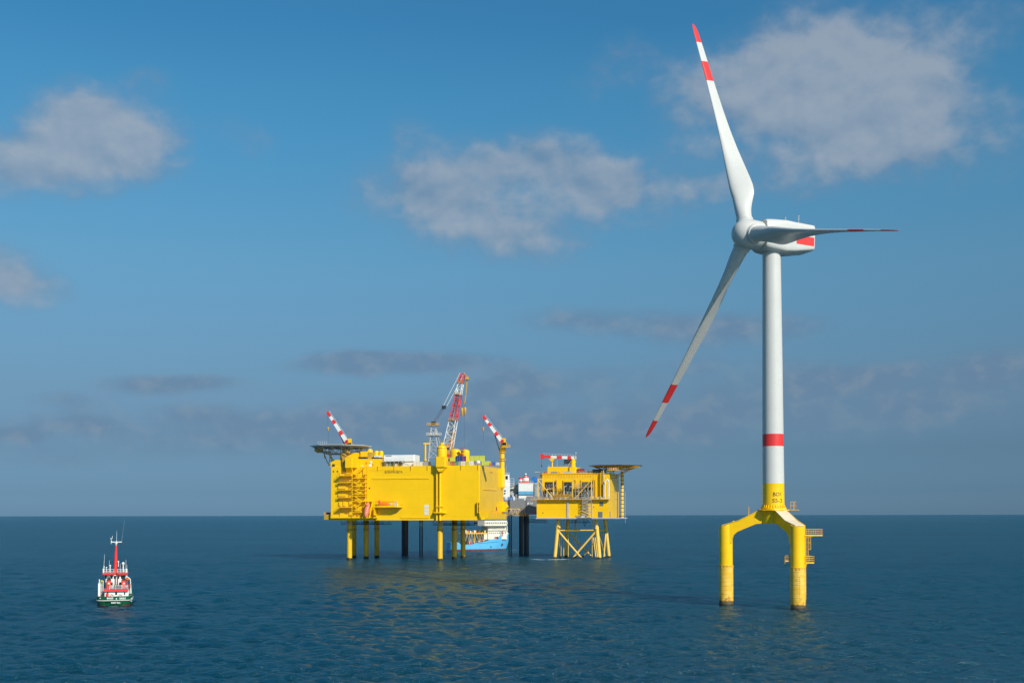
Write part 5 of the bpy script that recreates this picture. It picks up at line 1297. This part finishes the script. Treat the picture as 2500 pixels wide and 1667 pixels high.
# lattice boom crane with its gantry
def big_crane():
    T = thing('lattice_boom_crane', 'large red and white lattice boom crane with a white gantry behind the big platform', 'crane', JF)
    ly = 6.0; H = lambda x, y: (JF.hit(*C3(x, y), ly)[0], ly, JF.hit(*C3(x, y), ly)[1])
    z1 = JF.hit(*C4(-400, 848), 0)[1]
    def lerp(a, b_, t_): return Vector(a).lerp(Vector(b_), t_)
    A, B = Vector(H(706, 1300)), Vector(H(938, 135))
    # split by height of the colour change
    def at_y(y): t_ = (1300 - y) / (1300 - 135); return A.lerp(B, t_)
    boom = None
    for i, (ya, yb, m_, bays) in enumerate(((1300, 860, 'white', 5), (860, 470, 'red', 5), (470, 300, 'white', 2), (300, 140, 'red', 3))):
        ta, tb = (1300 - ya) / 1165, (1300 - yb) / 1165
        w = lambda t_: 5.0 - 2.6 * t_
        b = MB(); b.truss(at_y(ya), at_y(yb), w(ta), w(tb), w(ta) * .8, w(tb) * .8, bays, .21, (1, -.35, 0), rd=.13)
        s_ = b.build('boom_section', m_, T if boom is None else T)
        if boom is None: boom = s_
    b = MB(); b.truss(at_y(1290), at_y(480), 1.3, 1.0, .9, .8, 16, .08, (1, 0, 0), ks=(0, 1, 0, 1)); b.build('boom_walkway', ['ltgrey', 'dark'], T)
    b = MB(); q0, q1 = at_y(1250), at_y(1010); d = Vector((.6, 1.4, 0)); wv = Vector((2.1, -.4, 0))
    b.add([q0 - wv * .2 + d, q0 + wv + d, q1 + wv * .9 + d, q1 - wv * .1 + d, q0 - wv * .2 + d * 1.2, q0 + wv + d * 1.2, q1 + wv * .9 + d * 1.2, q1 - wv * .1 + d * 1.2], [(0, 1, 2, 3), (4, 7, 6, 5), (0, 4, 5, 1), (1, 5, 6, 2), (2, 6, 7, 3), (3, 7, 4, 0)]); b.build('boom_panel', 'orhouse', T, 0)
    for y in (275, 455, 850):
        c = at_y(y); b = MB(); ww = 5.6 - 2.6 * (1300 - y) / 1165; b.box(c.x - ww / 2 - .5, c.x + ww / 2, c.y - ww * .45, c.y + ww * .45, c.z - .12, c.z + .12)
        b.rail([(c.x - ww / 2 - .5, c.y - ww * .45, c.z), (c.x + ww / 2, c.y - ww * .45, c.z)], 1.1, .9, .07); b.build('boom_platform', 'mustard', T)
    b = MB(); c = Vector(H(1005, 215)); b.bar(B, c + Vector((.4, -1, 1)), .3); b.box(c.x - 1.0, c.x + 1.0, ly - 1.4, ly + 1.4, c.z - .6, c.z + .9); b.tube([c, Vector(H(990, 420)), Vector(H(965, 600))], .35, 6); b.build('boom_head', 'mustard', T)
    # pendants, spreader, ropes
    blk = Vector(H(650, 652)); gt = Vector(H(492, 895))
    b = MB(); b.bar(Vector(H(900, 130)) + Vector((0, -1.2, 0)), blk + Vector((-.3, 0, .8)), .13); b.bar(Vector(H(968, 128)) + Vector((0, -1.2, 0)), Vector(H(700, 632)) + Vector((0, -1, 0)), .13); b.build('pendant_line', 'white', T)
    b = MB(); b.box(blk.x - 1.1, blk.x + 1.1, ly - 1, ly + 1, blk.z - .9, blk.z + .9, ch=.2); b.build('spreader_block', 'black', T, 0)
    b = MB()
    for i in range(11):
        o_ = Vector((-.95 + .19 * i, 0, .30 * (i % 2))); b.bar(gt + o_, blk + o_, .05)
    b.build('luffing_rope', 'rope', T)
    # gantry
    b = MB(); t0 = [Vector(H(452, 985)), Vector(H(522, 985))]; f0 = [Vector(H(412, 1500)), Vector(H(572, 1500))]
    for dy in (0, 4):
        for t_, f_ in zip(t0, f0): b.bar(t_ + Vector((0, dy * .5, 0)), f_ + Vector((0, dy * 1.2, z1 - f_.z if False else 0)), .34)
        lv = [0, .33, .62, .85]
        for q in lv: b.bar(t0[0].lerp(f0[0], q) + Vector((0, dy * (.5 + .7 * q), 0)), t0[1].lerp(f0[1], q) + Vector((0, dy * (.5 + .7 * q), 0)), .2)
        for qa, qb in zip(lv, lv[1:]): b.bar(t0[0].lerp(f0[0], qa) + Vector((0, dy * .6, 0)), t0[1].lerp(f0[1], qb) + Vector((0, dy * .9, 0)), .12); b.bar(t0[1].lerp(f0[1], qa) + Vector((0, dy * .6, 0)), t0[0].lerp(f0[0], qb) + Vector((0, dy * .9, 0)), .12)
    for f_ in f0: b.bar(f_, Vector((f_.x, ly, z1)), .34)
    b.bar(t0[0], Vector(H(468, 910)), .3); b.bar(t0[1], Vector(H(550, 910)), .3); b.bar(t0[1] + Vector((.6, 0, 0)), Vector(H(590, 1230)), .2)
    ga = b.build('gantry', 'ltgrey', T)
    for (a, c, y) in ((388, 580, 925), (388, 615, 1075)):
        p, q = Vector(H(a, y)), Vector(H(c, y)); b = MB(); b.box(p.x, q.x, ly - 1.5, ly + 2.5, p.z - .2, p.z); b.rail([(p.x, ly - 1.5, p.z), (q.x, ly - 1.5, p.z)], 1.1, .9, .08); b.build('gantry_platform', 'oldyel' if y < 1000 else 'cream', ga, 0)
    b = MB(); b.box(gt.x - 1.3, gt.x + 1.2, ly - 1, ly + 1.5, gt.z - .8, gt.z + .9, ch=.2); b.build('sheave_block', 'black', ga, 0)
    p = Vector(H(365, 1500)); q = Vector(H(365, 1210)); b = MB(); b.cyl((p.x, ly, z1), q, .55, n=14); b.box(q.x - .9, q.x + 2.6, ly - .6, ly + .6, q.z - .3, q.z + .5); b.cyl((p.x, ly, p.z + 1.2), (p.x, ly, p.z + 1.8), 1.0, n=14); b.build('vent_post', 'yellow', T)
    # hooks
    for (x, y0_, y1_) in ((928, 560, 745), (975, 540, 735)):
        p, q = Vector(H(x, y0_ - 100)), Vector(H(x, y1_)); b = MB(); b.bar(p, q, .07); hr = b.build('hoist_rope', 'rope', T)
        b = MB(); b.lathe([(.15, -1.6), (.6, -.6), (.75, 2.6), (.35, 3.2)], (q.x, ly, q.z), 10); b.build('hook_block', 'mustard', hr)
    b = MB(); p, q = Vector(H(965, 760)), Vector(H(963, 1290)); b.bar(p, q, .045); b.build('hoist_rope', 'rope', T)
    # slewing house
    x0, _, z0 = H(630, 1440); x1, _, zt = H(800, 1225)
    b = MB(); b.box(x0, x1, ly - 2.5, ly + 7, z0, zt - 1.5, ch=.3); b.box(x0 + 1, x1 - 1, ly - 2, ly + 5, zt - 1.5, zt); hs = b.build('slewing_house', 'orhouse', T, 0)
    b = MB(); b.cyl(((x0 + x1) / 2, ly + 2, z1), ((x0 + x1) / 2, ly + 2, z0), 2.6, n=28); b.build('pedestal', 'orhouse', T)
    b = MB(); b.box(x0 + 2, x1 - .6, ly - 2.75, ly - 2.5, z0 + 1, z0 + 2.6); b.build('winch', 'red', hs, 0)
    b = MB(); b.box(x0 + .6, x1 - 2.2, ly - 2.8, ly - 2.5, z0 + 5.2, z0 + 6.4); b.build('louvre', 'dark', hs, 0)
big_crane()


# ------------------------------------------------------------------ light blue supply vessel under the platform
VF = Frame(-40.5, 757, 26); VK = .84
def squeeze(o):
    for c in o.children_recursive:
        for v in c.data.vertices: v.co.x *= VK
def make_supply():
    T = thing('supply_vessel', 'light blue supply vessel seen beneath the big platform between its legs', 'ship', VF)
    L = 50.0
    st = [(0, 3.0, 3.4, 5.4), (.8, 4.6, 4.6, 5.6), (2.6, 6.1, 5.8, 5.6), (4.5, 6.5, 6.3, 5.4), (7, 6.5, 6.4, 3.9), (16, 6.5, 6.5, 3.9), (19, 6.5, 6.5, 4.8), (27, 6.5, 6.5, 5.6), (31, 6.5, 6.3, 6.9), (37, 6.2, 5.6, 7.4), (40, 6.0, 4.6, 9.4), (45, 4.6, 2.6, 10.0), (48.5, 2.6, .9, 10.4), (51, .5, .15, 10.7)]
    b = MB(); rings = []
    for x, hb, wb, zd in st:
        xo = max(0, x - 42) * .30
        pr = [(-hb, zd, 0), (-hb, zd * .75, 0), (-(hb + wb) / 2, zd * .35, xo * .5), (-wb, .9, xo), (-wb * .98, .05, xo), (-wb * .6, -2, xo), (wb * .6, -2, xo), (wb * .98, .05, xo), (wb, .9, xo), ((hb + wb) / 2, zd * .35, xo * .5), (hb, zd * .75, 0), (hb, zd, 0)]
        rings.append([(x - q, y, z) for y, z, q in pr])
    b.loft(rings)
    for fi, f in enumerate(b.f):
        zc = sum(b.v[i][2] for i in f) / len(f)
        if zc < .7: b.mi[fi] = 1
        elif len(f) == 4 and min(b.v[i][2] for i in f) > 3.5 and abs(sum(b.v[i][1] for i in f)) < .1: b.mi[fi] = 2
    hull = b.build('hull', ['blue', 'boot', 'teal'], T, 30)
    b = MB()
    for x, z, r_ in ((43.2, 6.6, .75), (43.0, 3.6, .75), (32.5, 2.2, .6)):
        hb = np.interp(x, [s[0] for s in st], [s[1] for s in st]); b.lathe([(r_, 0), (r_, .25), (r_ * .5, .3)], (x - .6, -hb + .35, z), 14, ax=Vector((0, -1, 0)))
    b.build('hawse_hole', 'dark', hull)
    b = MB(); pts = [(x, -np.interp(x, [s[0] for s in st], [s[1] for s in st]) - .08, 4.4 + max(0, x - 20) * .06) for x in range(21, 41, 3)]; b.tube(pts, .12); b.build('rubbing_strake', 'teal', hull)
    b = MB()
    for y in (-6.3, 6.3): b.rail([(7.2, y, 3.9), (10.5, y, 3.9)], 1.6, 1, .10, 3); b.rail([(19.5, y, 4.9), (30, y, 6.4)], .8, 2, .08, 1)
    b.build('railing', 'offwhite', hull)
    # superstructure
    xa_ = VF.hit(*C8(1500, 600), -5.6)[0] / VK; b = MB(); b.box(xa_, 46, -5.6, 5.6, 7.0, 12.6); b.box(xa_ + .3, 45.4, -5.3, 5.3, 12.6, 15.7)
    ss_ = b.build('accommodation', 'cream', T, 0)
    b = MB(); b.box(xa_ - .4, 46.3, -6.2, 5.8, 12.5, 12.75); b.rail([(xa_ - .3, -6.1, 12.75), (46.2, -6.1, 12.75)], 1, 1.5, .07); b.box(xa_ - 3, xa_, -4.8, 4.8, 7, 10.4); b.build('boat_deck', 'cream', ss_, 0)
    b = MB()
    for y in (-5.62,):
        for x in np.arange(xa_ + .8, 44.5, 1.7): b.box(x, x + .6, -5.66, -5.55, 10.6, 11.4)
    b.build('porthole_row', 'glass', ss_, 0)
    x0_ = VF.hit(*C8(1400, 340), -8.2)[0] / VK; xA_ = VF.hit(*C8(1200, 340), -3.0)[0] / VK; P0_ = [(xA_, -3.0), (x0_, -8.2), (44.6, -8.2), (46.6, -4), (46.6, 4), (45.2, 8.2), (x0_, 8.2), (xA_, 4)]; P1_ = [(xA_ + .25, -2.9), (x0_ + .3, -7.95), (44.5, -7.95), (46.35, -4), (46.35, 4), (45.0, 7.95), (x0_ + .3, 7.95), (xA_ + .25, 3.9)]
    b = MB(); b.prism(P0_, 15.7, 16.9, 'z'); b.prism(P0_, 17.95, 19.0, 'z'); b.prism(P1_, 16.9, 17.95, 'z', 1)
    for i in range(13): x = x0_ + (44.2 - x0_) * i / 12; b.box(x, x + (44.2 - x0_) / 12 * .55, -8.12, -7.8, 16.9, 17.95, 0)
    for i in range(9):
        q_ = Vector((xA_, -3.0, 0)).lerp(Vector((x0_, -8.2, 0)), i / 8); b.cyl((q_.x + .12, q_.y + .1, 16.85), (q_.x + .12, q_.y + .1, 18.0), .22, n=8, k=0)
    br = b.build('bridge', ['cream', 'glass'], T, 0)
    b = MB(); b.rail([(x0_, -8, 19), (44, -8, 19)], 1, 1.5, .07); b.bar((40, 0, 18.9), (40, 0, 24), .15); b.build('mast', 'offwhite', br)
    b = MB(); b.prism([(34, 12.6), (34, 13.2), (41, 15.6), (44, 15.6), (44, 12.6)], -5.5, -5.0, 'y'); b.cyl((37.5, -4.4, 7), (37.5, -4.4, 13.5), .7, n=14); b.box(46.2, 46.6, -5.2, -4.8, 9.6, 15.6); b.build('stair_housing', 'cream', ss_, 0)
    b = MB(); b.box(33.2, 34, -4, 4, 7, 11); b.build('funnel', 'dkred', ss_, 0)
    for (x, y, h, m_) in ((44.3, -5.2, 1.8, 'dkred'), (41.8, -5.8, 2.2, 'dkred'), (40.6, -6.0, 2.6, 'white'), (43.3, -5.4, 3.2, 'white'), (47, -3, 1.6, 'white')):
        b = MB(); b.cyl((x, y, 9), (x, y, 9.6 + h), .35, n=10); b.lathe([(.55, 0), (.5, .3), (.2, .5)], (x, y, 9.6 + h), 10); b.build('vent_post', m_, T)
    b = MB(); b.box(45.5, 49.5, -2, 2, 10, 11.1, ch=.4); b.build('bow_locker', 'cream', T, 0)
    for (x, y, m_) in ((33.5, -4.8, 'teal'), (35.5, -5.9, 'ored'), (37, -5.9, 'dark'), (13, -4, 'dkred'), (15.5, -4.6, 'red')):
        b = MB(); b.box(x, x + 1.4, y - .4, y + 1, 3.9 if x < 20 else 7.2, (3.9 if x < 20 else 7.2) + 1.5, ch=.2); b.build('deck_box', m_, T, 0)
    squeeze(T)
supply = make_supply()
def deck_cargo():
    T = thing('cargo_frame', 'yellow steel truss frame standing on the light blue vessel’s aft deck', 'steel frame', VF)
    x0, x1, y0, y1, z0, z1 = 11, 31, -4.6, 4.2, 3.9, 10.6
    b = MB()
    for y in (y0, y1):
        for i in range(6):
            x = x0 + (x1 - x0) * i / 5; b.bar((x, y, z0), (x, y, z1), .3 if i % 2 == 0 else .22)
            if i < 5:
                xn = x0 + (x1 - x0) * (i + 1) / 5; xm = (x + xn) / 2; b.bar((x, y, z0 + .2), (xm, y, z1), .13, 1); b.bar((xn, y, z0 + .2), (xm, y, z1), .13, 1)
        b.box(x0 - .2, x1 + .2, y - .25, y + .25, z1 - .02, z1 + .5)
    for i in range(6): x = x0 + (x1 - x0) * i / 5; b.bar((x, y0, z1 + .2), (x, y1, z1 + .2), .2)
    b.build('frame', ['yellow', 'cream'], T, 0)
    b = MB(); b.box(x0 + .3, x1 - .3, y0 + .4, y1 - .4, z1 + .52, z1 + .7); b.build('top_deck', 'mustard', T, 0)
    for i in range(12):
        x = x0 + 1 + i * 1.6; b = MB(); h = random.uniform(.6, 2.0); b.box(x, x + random.uniform(.8, 1.5), -3 + random.uniform(-1, 2), random.uniform(1.5, 3), z1 + .72, z1 + .7 + h, ch=.2); b.build('machine', ('cream', 'oldyel', 'dkred', 'offwhite', 'mustard')[i % 5], T, 0)
    for i in range(5):
        x = x0 + 1.5 + i * 3.8; b = MB(); b.box(x, x + 2.4, y0 + 1, y1 - 1, z0 + .05, z0 + 3.5); b.build('machine', ('dark', 'grey', 'dark', 'dkred', 'dark')[i], T, 0)
    squeeze(T)
deck_cargo()


# ------------------------------------------------------------------ green-hulled ship seen from astern
SF = Frame(-99.3, 297, 17)
def make_green():
    T = thing('supply_ship', 'small green-hulled ship with white house, red funnels and tall red mast, seen from astern', 'ship', SF)
    px = lambda x, y, ly: SF.hit(*C7(x, y), ly)
    def rr(x0, y0, x1, y1, ly): return SF.rect(C7(x0, y0), C7(x1, y1), ly)
    # hull
    st = [(0, 2.6, 1.9, 2.33), (.5, 3.7, 3.1, 2.32), (1.6, 4.12, 3.75, 2.3), (4, 4.25, 4.0, 2.3), (14, 4.25, 4.1, 2.4), (19, 4.1, 3.5, 3.3), (24, 3.2, 1.9, 4.2), (28, 1.4, .5, 4.9), (30, .2, .05, 5.2)]
    b = MB(); rings = []
    for y, hb, wb, zd in st:
        zs = [zd, 1.50, 1.30, .30, -.6, -1.6]
        ws = [hb, hb * .985 + .0, hb * .975, wb * 1.0 + (hb - wb) * .35, wb * .93, wb * .5]
        yo = [0, 0, 0, .35 if y < 2 else 0, .9 if y < 2 else 0, 1.5 if y < 2 else 0]
        pr = [(-w_, y + o_, z) for w_, z, o_ in zip(ws, zs, yo)] + [(w_, y + o_, z) for w_, z, o_ in list(zip(ws, zs, yo))[::-1]]
        rings.append(pr)
    b.loft(rings)
    for fi, f in enumerate(b.f):
        zc = [b.v[i][2] for i in f]
        if max(zc) < .45: b.mi[fi] = 1
    # end cap replaced by banded transom
    hull = b.build('hull', ['green', 'boot'], T, 50)
    b = MB(); pts = [(-4.32, 14, 1.42), (-4.3, 4, 1.42), (-4.16, 1.6, 1.42), (-3.72, .42, 1.42), (-2.6, -.10, 1.42), (0, -.16, 1.42), (2.6, -.10, 1.42), (3.72, .42, 1.42), (4.16, 1.6, 1.42), (4.3, 4, 1.42), (4.32, 14, 1.42)]
    b.tube(pts, .10, 6); b.build('rubbing_strake', 'offwhite', hull)
    b = MB(); b.tube([(x, y, 2.36) for x, y in ((-4.25, 14), (-4.25, 4), (-4.1, 1.6), (-3.65, .5), (-2.6, 0), (2.6, 0), (3.65, .5), (4.1, 1.6), (4.25, 4), (4.25, 14))], .07); b.build('bulwark_cap', 'green', hull)
    b = MB()
    for x, z in ((-3.3, 2.0), (4.1, 1.75), (4.05, 1.05)): b.ball((x, .2 if abs(x) < 3.6 else 1.4, z), .17, 8)
    b.build('fairlead', 'offwhite', hull)
    def tt(body, x0, x1, ya, yb):
        xa, zb_ = px(x0, yb, -.12); xb, zt_ = px(x1, ya, -.12)
        text('lettering', body, zt_ - zb_, 'textw', hull, lambda x, y, z: ((xa + xb) / 2 + x, -.02 - z + abs((xa + xb) / 2 + x) ** 2 * .0 + (.18 if zb_ < 1.4 else .0) * (1 - min(1, (zb_ + y) / 1.4)), zb_ + y), xb - xa, .02, depth=.08)
    tt('EAGLE', 268, 368, 1290, 1318); tt('EAGLE', 470, 566, 1290, 1320); tt('PORT VILA', 335, 482, 1364, 1390)
    xq, zq = px(418, 1312, -.1); b = MB(); b.lathe([(.16, 0), (.16, .08), (.05, .1)], (xq, 0, zq), 12, ax=Vector((0, -1, 0))); b.build('emblem', 'textw', hull)
    # aft house, lower
    x0, x1, z0, z1 = rr(232, 1180, 612, 1290, 2.4); b = MB(); b.box(x0, x1, 2.4, 17, 1.9, z1)
    lo = b.build('deck_house', 'white', T, 0)
    for (a, c, ya, yb, nm) in ((270, 290, 1200, 1236, 'window'), (400, 431, 1205, 1250, 'door'), (541, 560, 1203, 1246, 'window')):
        xa, xb, za, zb_ = rr(a, ya, c, yb, 2.4); b = MB(); b.box(xa, xb, 2.33, 2.45, za, zb_); b.build(nm, 'glass', lo, 0)
    for x in (345, 480):
        xa, za = px(x, 1262, 2.2); b = MB()
        ring_ = [Vector((xa + .34 * math.cos(t), 2.22, za + .34 * math.sin(t))) for t in np.linspace(0, 2 * math.pi, 17)]
        for i in range(16): b.cyl(ring_[i], ring_[i + 1], .10, n=6, k=(i // 2) % 2)
        b.build('lifebuoy', ['ored', 'white'], lo)
    xa, za = px(275, 1250, 2); b = MB(); b.box(xa - .3, xa + .3, 1.9, 2.3, 1.9, za + .35, ch=.1); b.build('hose_box', 'red', lo, 0)
    # boat deck with red edge
    x0, x1, z0, zz1 = rr(215, 1166, 608, 1190, 1.8); b = MB(); b.box(x0, x1, 1.8, 16, z0, zz1)
    bd_ = b.build('boat_deck', 'red', T, 0)
    b = MB(); b.box(x0 + .15, x1 - .15, 1.95, 15.9, zz1 + .004, zz1 + .03); b.build('deck_planking', 'grey', bd_, 0)
    b = MB(); b.rail([(x0 + 1.4, 1.9, zz1), (x1 - .1, 1.9, zz1)], 1.0, 1.15, .045, 3); b.build('railing', 'white', bd_)
    # upper house and wheelhouse
    x0, x1, z0, z1 = rr(248, 1000, 592, 1165, 10); zw = px(400, 940, 10)[1]
    b = MB(); b.box(x0, x1, 10, 17, zz1, z1); up_ = b.build('upper_house', 'white', T, 0)
    xw0, xw1, _, _ = rr(225, 950, 590, 990, 10.6); b = MB(); b.box(xw0, xw1, 10.6, 17.5, z1, zw + .1, ch=.5)
    wh = b.build('wheelhouse', 'white', T, 0)
    for (a, c) in ((232, 268), (325, 360), (378, 412), (448, 466), (492, 560)):
        xa, xb, za, zb_ = rr(a, 945, c, 992, 10.5); b = MB(); b.box(xa, xb, 10.5, 10.66, za, zb_); b.build('window', 'glass', wh, 0)
    for (a, c) in ((333, 360), (463, 490)):
        xa, xb, za, zb_ = rr(a, 1050, c, 1110, 9.9); b = MB(); b.box(xa, xb, 9.93, 10.05, za, zb_); b.build('door', 'glass', up_, 0)
    # monkey island with red edges
    x0, x1, z0, z2 = rr(200, 893, 385, 932, 9.6); xr0, xr1, _, _ = rr(430, 893, 600, 932, 9.6)
    b = MB(); b.box(x0, x1, 9.6, 16, z0 + .1, z2 - .1); b.box(xr0, xr1, 9.6, 16, z0 + .1, z2 - .1); b.box(x1 + .01, xr0 - .01, 10.8, 16, z0 + .12, z2 - .12); mi_ = b.build('top_deck', 'red', T, 0)
    b = MB(); b.box(x0 + .15, xr1 - .15, 10.9, 15.9, z2 - .09, z2 - .06); b.box(x0 + .15, x1 - .1, 9.75, 10.89, z2 - .09, z2 - .06); b.box(xr0 + .1, xr1 - .15, 9.75, 10.89, z2 - .09, z2 - .06); b.build('deck_planking', 'cgrey', mi_, 0)
    b = MB(); b.rail([(x0 + .1, 9.7, z2 - .1), (x1 - .1, 9.7, z2 - .1)], .85, .8, .045, 2); b.rail([(xr0 + .1, 9.7, z2 - .1), (xr1 - .1, 9.7, z2 - .1)], .85, .8, .045, 2); b.build('railing', 'white', mi_)
    # pole and funnels
    xa, xb, za, zb_ = rr(424, 920, 446, 1135, 8); b = MB(); b.cyl(((xa + xb) / 2, 8, zz1), ((xa + xb) / 2, 8, z2 - .2), (xb - xa) / 2 * .9, n=12); b.cyl(((xa + xb) / 2, 8, z2 - .3), ((xa + xb) / 2 + .1, 10.8, z2 - .25), .12, n=8); b.build('derrick_post', 'dkred', T)
    for (a, c) in ((260, 330), (498, 572)):
        xa, xb, za, zb_ = rr(a, 1022, c, 1160, 6.2); b = MB(); b.box(xa, xb, 6.2, 8.4, zz1, zb_, ch=.12); fu = b.build('funnel', 'red', T, 0)
        _, zt_ = px(a, 962, 6.5); b = MB(); xm = (xa + xb) / 2
        b.prism([(xa - .04, zb_), (xb + .04, zb_), (xm + .28, zb_ + .55), (xm - .28, zb_ + .55)], 6.25, 8.3, 'y'); b.cyl((xm - .2, 6.9, zb_ + .4), (xm - .2, 6.9, zt_), .17, n=10); b.cyl((xm + .2, 7.4, zb_ + .4), (xm + .2, 7.4, zt_ - .1), .15, n=10); b.build('exhaust', 'black', fu)
        b = MB(); b.lathe([(.24, 0), (.24, .1), (.1, .12)], (xm + .05, 6.22, zb_ - .75), 12, ax=Vector((0, -1, 0))); b.prism([(xm - .25, zb_ - 1.3), (xm + .35, zb_ - 1.3), (xm, zb_ - 1.05)], 6.1, 6.19, 'y', 1); b.build('funnel_emblem', ['cream', 'dark'], fu)
    b = MB(); xa, xb, za, zb_ = rr(380, 1105, 445, 1160, 5.5); b.box(xa, xb, 5.5, 6.6, zz1, zb_ - .1, ch=.15); b.cyl((xa - .1, 6, zb_), (xb + .1, 6, zb_), .3, n=12); b.build('towing_winch', 'dark', T, 0)
    xa, xb, za, zb_ = rr(338, 1125, 376, 1160, 5); b = MB(); b.box(xa, xb, 5, 5.8, zz1, zb_, ch=.1); b.build('deck_box', 'cgrey', T, 0)
    # main mast
    (mx, mb), (mx2, mt) = px(404, 900, 12), px(416, 462, 12)
    b = MB(); b.lathe([(.62, mb - .5), (.52, mb + .3), (.40, (mb + mt) / 2), (.24, mt), (.20, mt + .05)], (0, 0, 0), 20)
    b.v = [(x + mx + (mx2 - mx) * (z - mb) / (mt - mb), y + 12, z) for x, y, z in b.v]
    ma = b.build('mast', 'red', T)
    b = MB(); zx = px(416, 408, 12)[1]; xl, xr_ = px(336, 408, 12)[0], px(505, 408, 12)[0]
    b.cyl((mx2, 12, mt), (mx2 + .1, 12, zx + .2), .16, n=10); b.box(xl, xr_, 11.88, 12.12, zx - .10, zx + .10); b.lathe([(.4, zx - .45), (.4, zx - .3)], (mx2, 12, 0), 12)
    b.bar((xl, 12, zx - .5), (xl, 12, zx + .95), .07); b.bar((xl, 12, zx + .25), (xl + .35, 12, zx), .06); b.bar((xl - .25, 12, zx + .95), (xl + .25, 12, zx + .95), .06); b.bar((xl + .25, 12, zx + .85), (xl + .3, 12, zx + 1.6), .05)
    b.build('crosstree', 'white', ma)
    zt_ = px(420, 235, 12)[1]; b = MB(); b.cyl((mx2 + .08, 12, zx), (mx2 + .12, 12, zt_), .05, .025, n=6); b.build('antenna', 'white', ma)
    x, z = px(548, 60, 12); b = MB(); b.cyl((xr_ - .05, 12, zx), (x, 12, z), .022, .01, n=5); b.build('antenna', 'ltgrey', ma)
    for (xa_, ya, xb_, yb) in ((232, 605, 213, 900), (308, 700, 306, 890), (572, 690, 570, 880), (587, 770, 585, 880), (480, 750, 480, 890)):
        p, q = px(xa_, ya, 11), px(xb_, yb, 11); b = MB(); b.cyl((q[0], 11, q[1]), (p[0], 11, p[1]), .05, .025, n=6); b.build('antenna', 'white', mi_)
    for (x_, y_, r_, zb2) in ((528, 752, .36, 900), (260, 815, .17, 900), (222, 805, .17, 900), (322, 785, .2, 900), (450, 722, .2, 800)):
        p = px(x_, y_, 11); q = px(x_, zb2, 11); b = MB(); b.cyl((q[0], 11, q[1]), (q[0], 11, p[1]), r_ * .45, n=10, k=1 if r_ > .3 else 0); b.ball((p[0], 11, p[1]), r_, 14, 0, 1.15); b.build('radar_dome', ['white', 'cream'], mi_)
    for x_ in (212, 578): p = px(x_, 850, 9.8); b = MB(); b.box(p[0] - .15, p[0] + .15, 9.7, 10.1, z2 - .1, p[1] + .3); b.build('light_box', 'white', mi_, 0)
    # side structures
    xa, xb, za, zb_ = rr(133, 1062, 215, 1255, 6); b = MB(); b.box(xa, xa + .55, 4, 12, 2.0, zb_); b.box(xa + .56, xb - .4, 7.5, 12, 2.0, zb_ - .05); sd_ = b.build('side_house', 'white', T, 0)
    b = MB()
    for i in range(7): z = 2.9 + i * .42; b.box(xa + .6, xb - .2, 5.8 + .28 * i, 6.1 + .28 * i, z, z + .07)
    b.build('stair_tread', 'dark', sd_, 0)
    b = MB(); b.prism([(5.7, 2.6), (6.1, 2.6), (8.1, 5.9), (7.7, 5.9)], xb - .2, xb - .1, 'x'); b.build('stair_stringer', 'white', sd_, 0)
    p = px(148, 1000, 7); b = MB(); b.bar((p[0], 7, zb_), (p[0], 7, p[1]), .12); b.build('davit_post', 'white', sd_)
    xa, xb, za, zb_ = rr(560, 985, 640, 1160, 7); b = MB(); b.tube([px_ for px_ in [(px(572, 945, 8)[0], 8, px(572, 945, 8)[1]), (px(640, 1000, 8)[0], 8, px(640, 1000, 8)[1]), (px(645, 1060, 8)[0], 8, px(645, 1060, 8)[1]), (px(655, 1260, 8)[0], 8, 2.6)]], .11, 8); b.build('davit', 'white', T)
    xa, xb, za, zb_ = rr(608, 1080, 645, 1130, 7); b = MB(); b.box(xa, xb, 7, 9, za, zb_, ch=.1); b.build('deck_box', 'dkred', T, 0)
    xa, xb, za, zb_ = rr(602, 1110, 652, 1250, 9); b = MB(); b.box(xa + .15, xb - .05, 9, 13, 2.5, zb_); b.build('side_house', 'offwhite', T, 0)
    # small boats carried
    for (nm, lab, cat, box_, ly, m_) in (('lifeboat', 'orange boat hung in the white davit at the green ship’s right side', 'lifeboat', (558, 980, 636, 1030), 8.5, 'orange'), ('workboat', 'small yellow-green boat stowed at the green ship’s upper left side', 'boat', (160, 1020, 213, 1058), 8.5, 'yboat')):
        o = thing(nm, lab, cat, SF); xa, xb, za, zb_ = rr(*box_, ly); b = MB(); rings = []
        for t_ in np.linspace(-1, 1, 11):
            q = max(.05, 1 - abs(t_) ** 2.5) ** .6; rings.append([((xa + xb) / 2 + (xb - xa) / 2 * q * cx_, ly + t_ * 1.9, (za + zb_) / 2 + (zb_ - za) / 2 * q * cz_) for cx_, cz_ in ((-1, .25), (-.8, -.5), (0, -1), (.8, -.5), (1, .25), (.7, .8), (0, 1), (-.7, .8))])
        b.loft(rings); b.build('hull', m_, o, 50)
        b = MB(); b.box(xa + .1, xb - .1, ly - .3, ly + .3, zb_ - .12, zb_ + .06, ch=.05); b.build('cover', m_ if nm == 'workboat' else 'ored', o, 0)
        if nm == 'lifeboat':
            b = MB()
            for y in (ly - 1.2, ly + 1.2): b.bar(((xa + xb) / 2, y, zb_), ((xa + xb) / 2 + .2, y, zb_ + .6), .03)
            b.build('fall_rope', 'rope', o)
make_green()
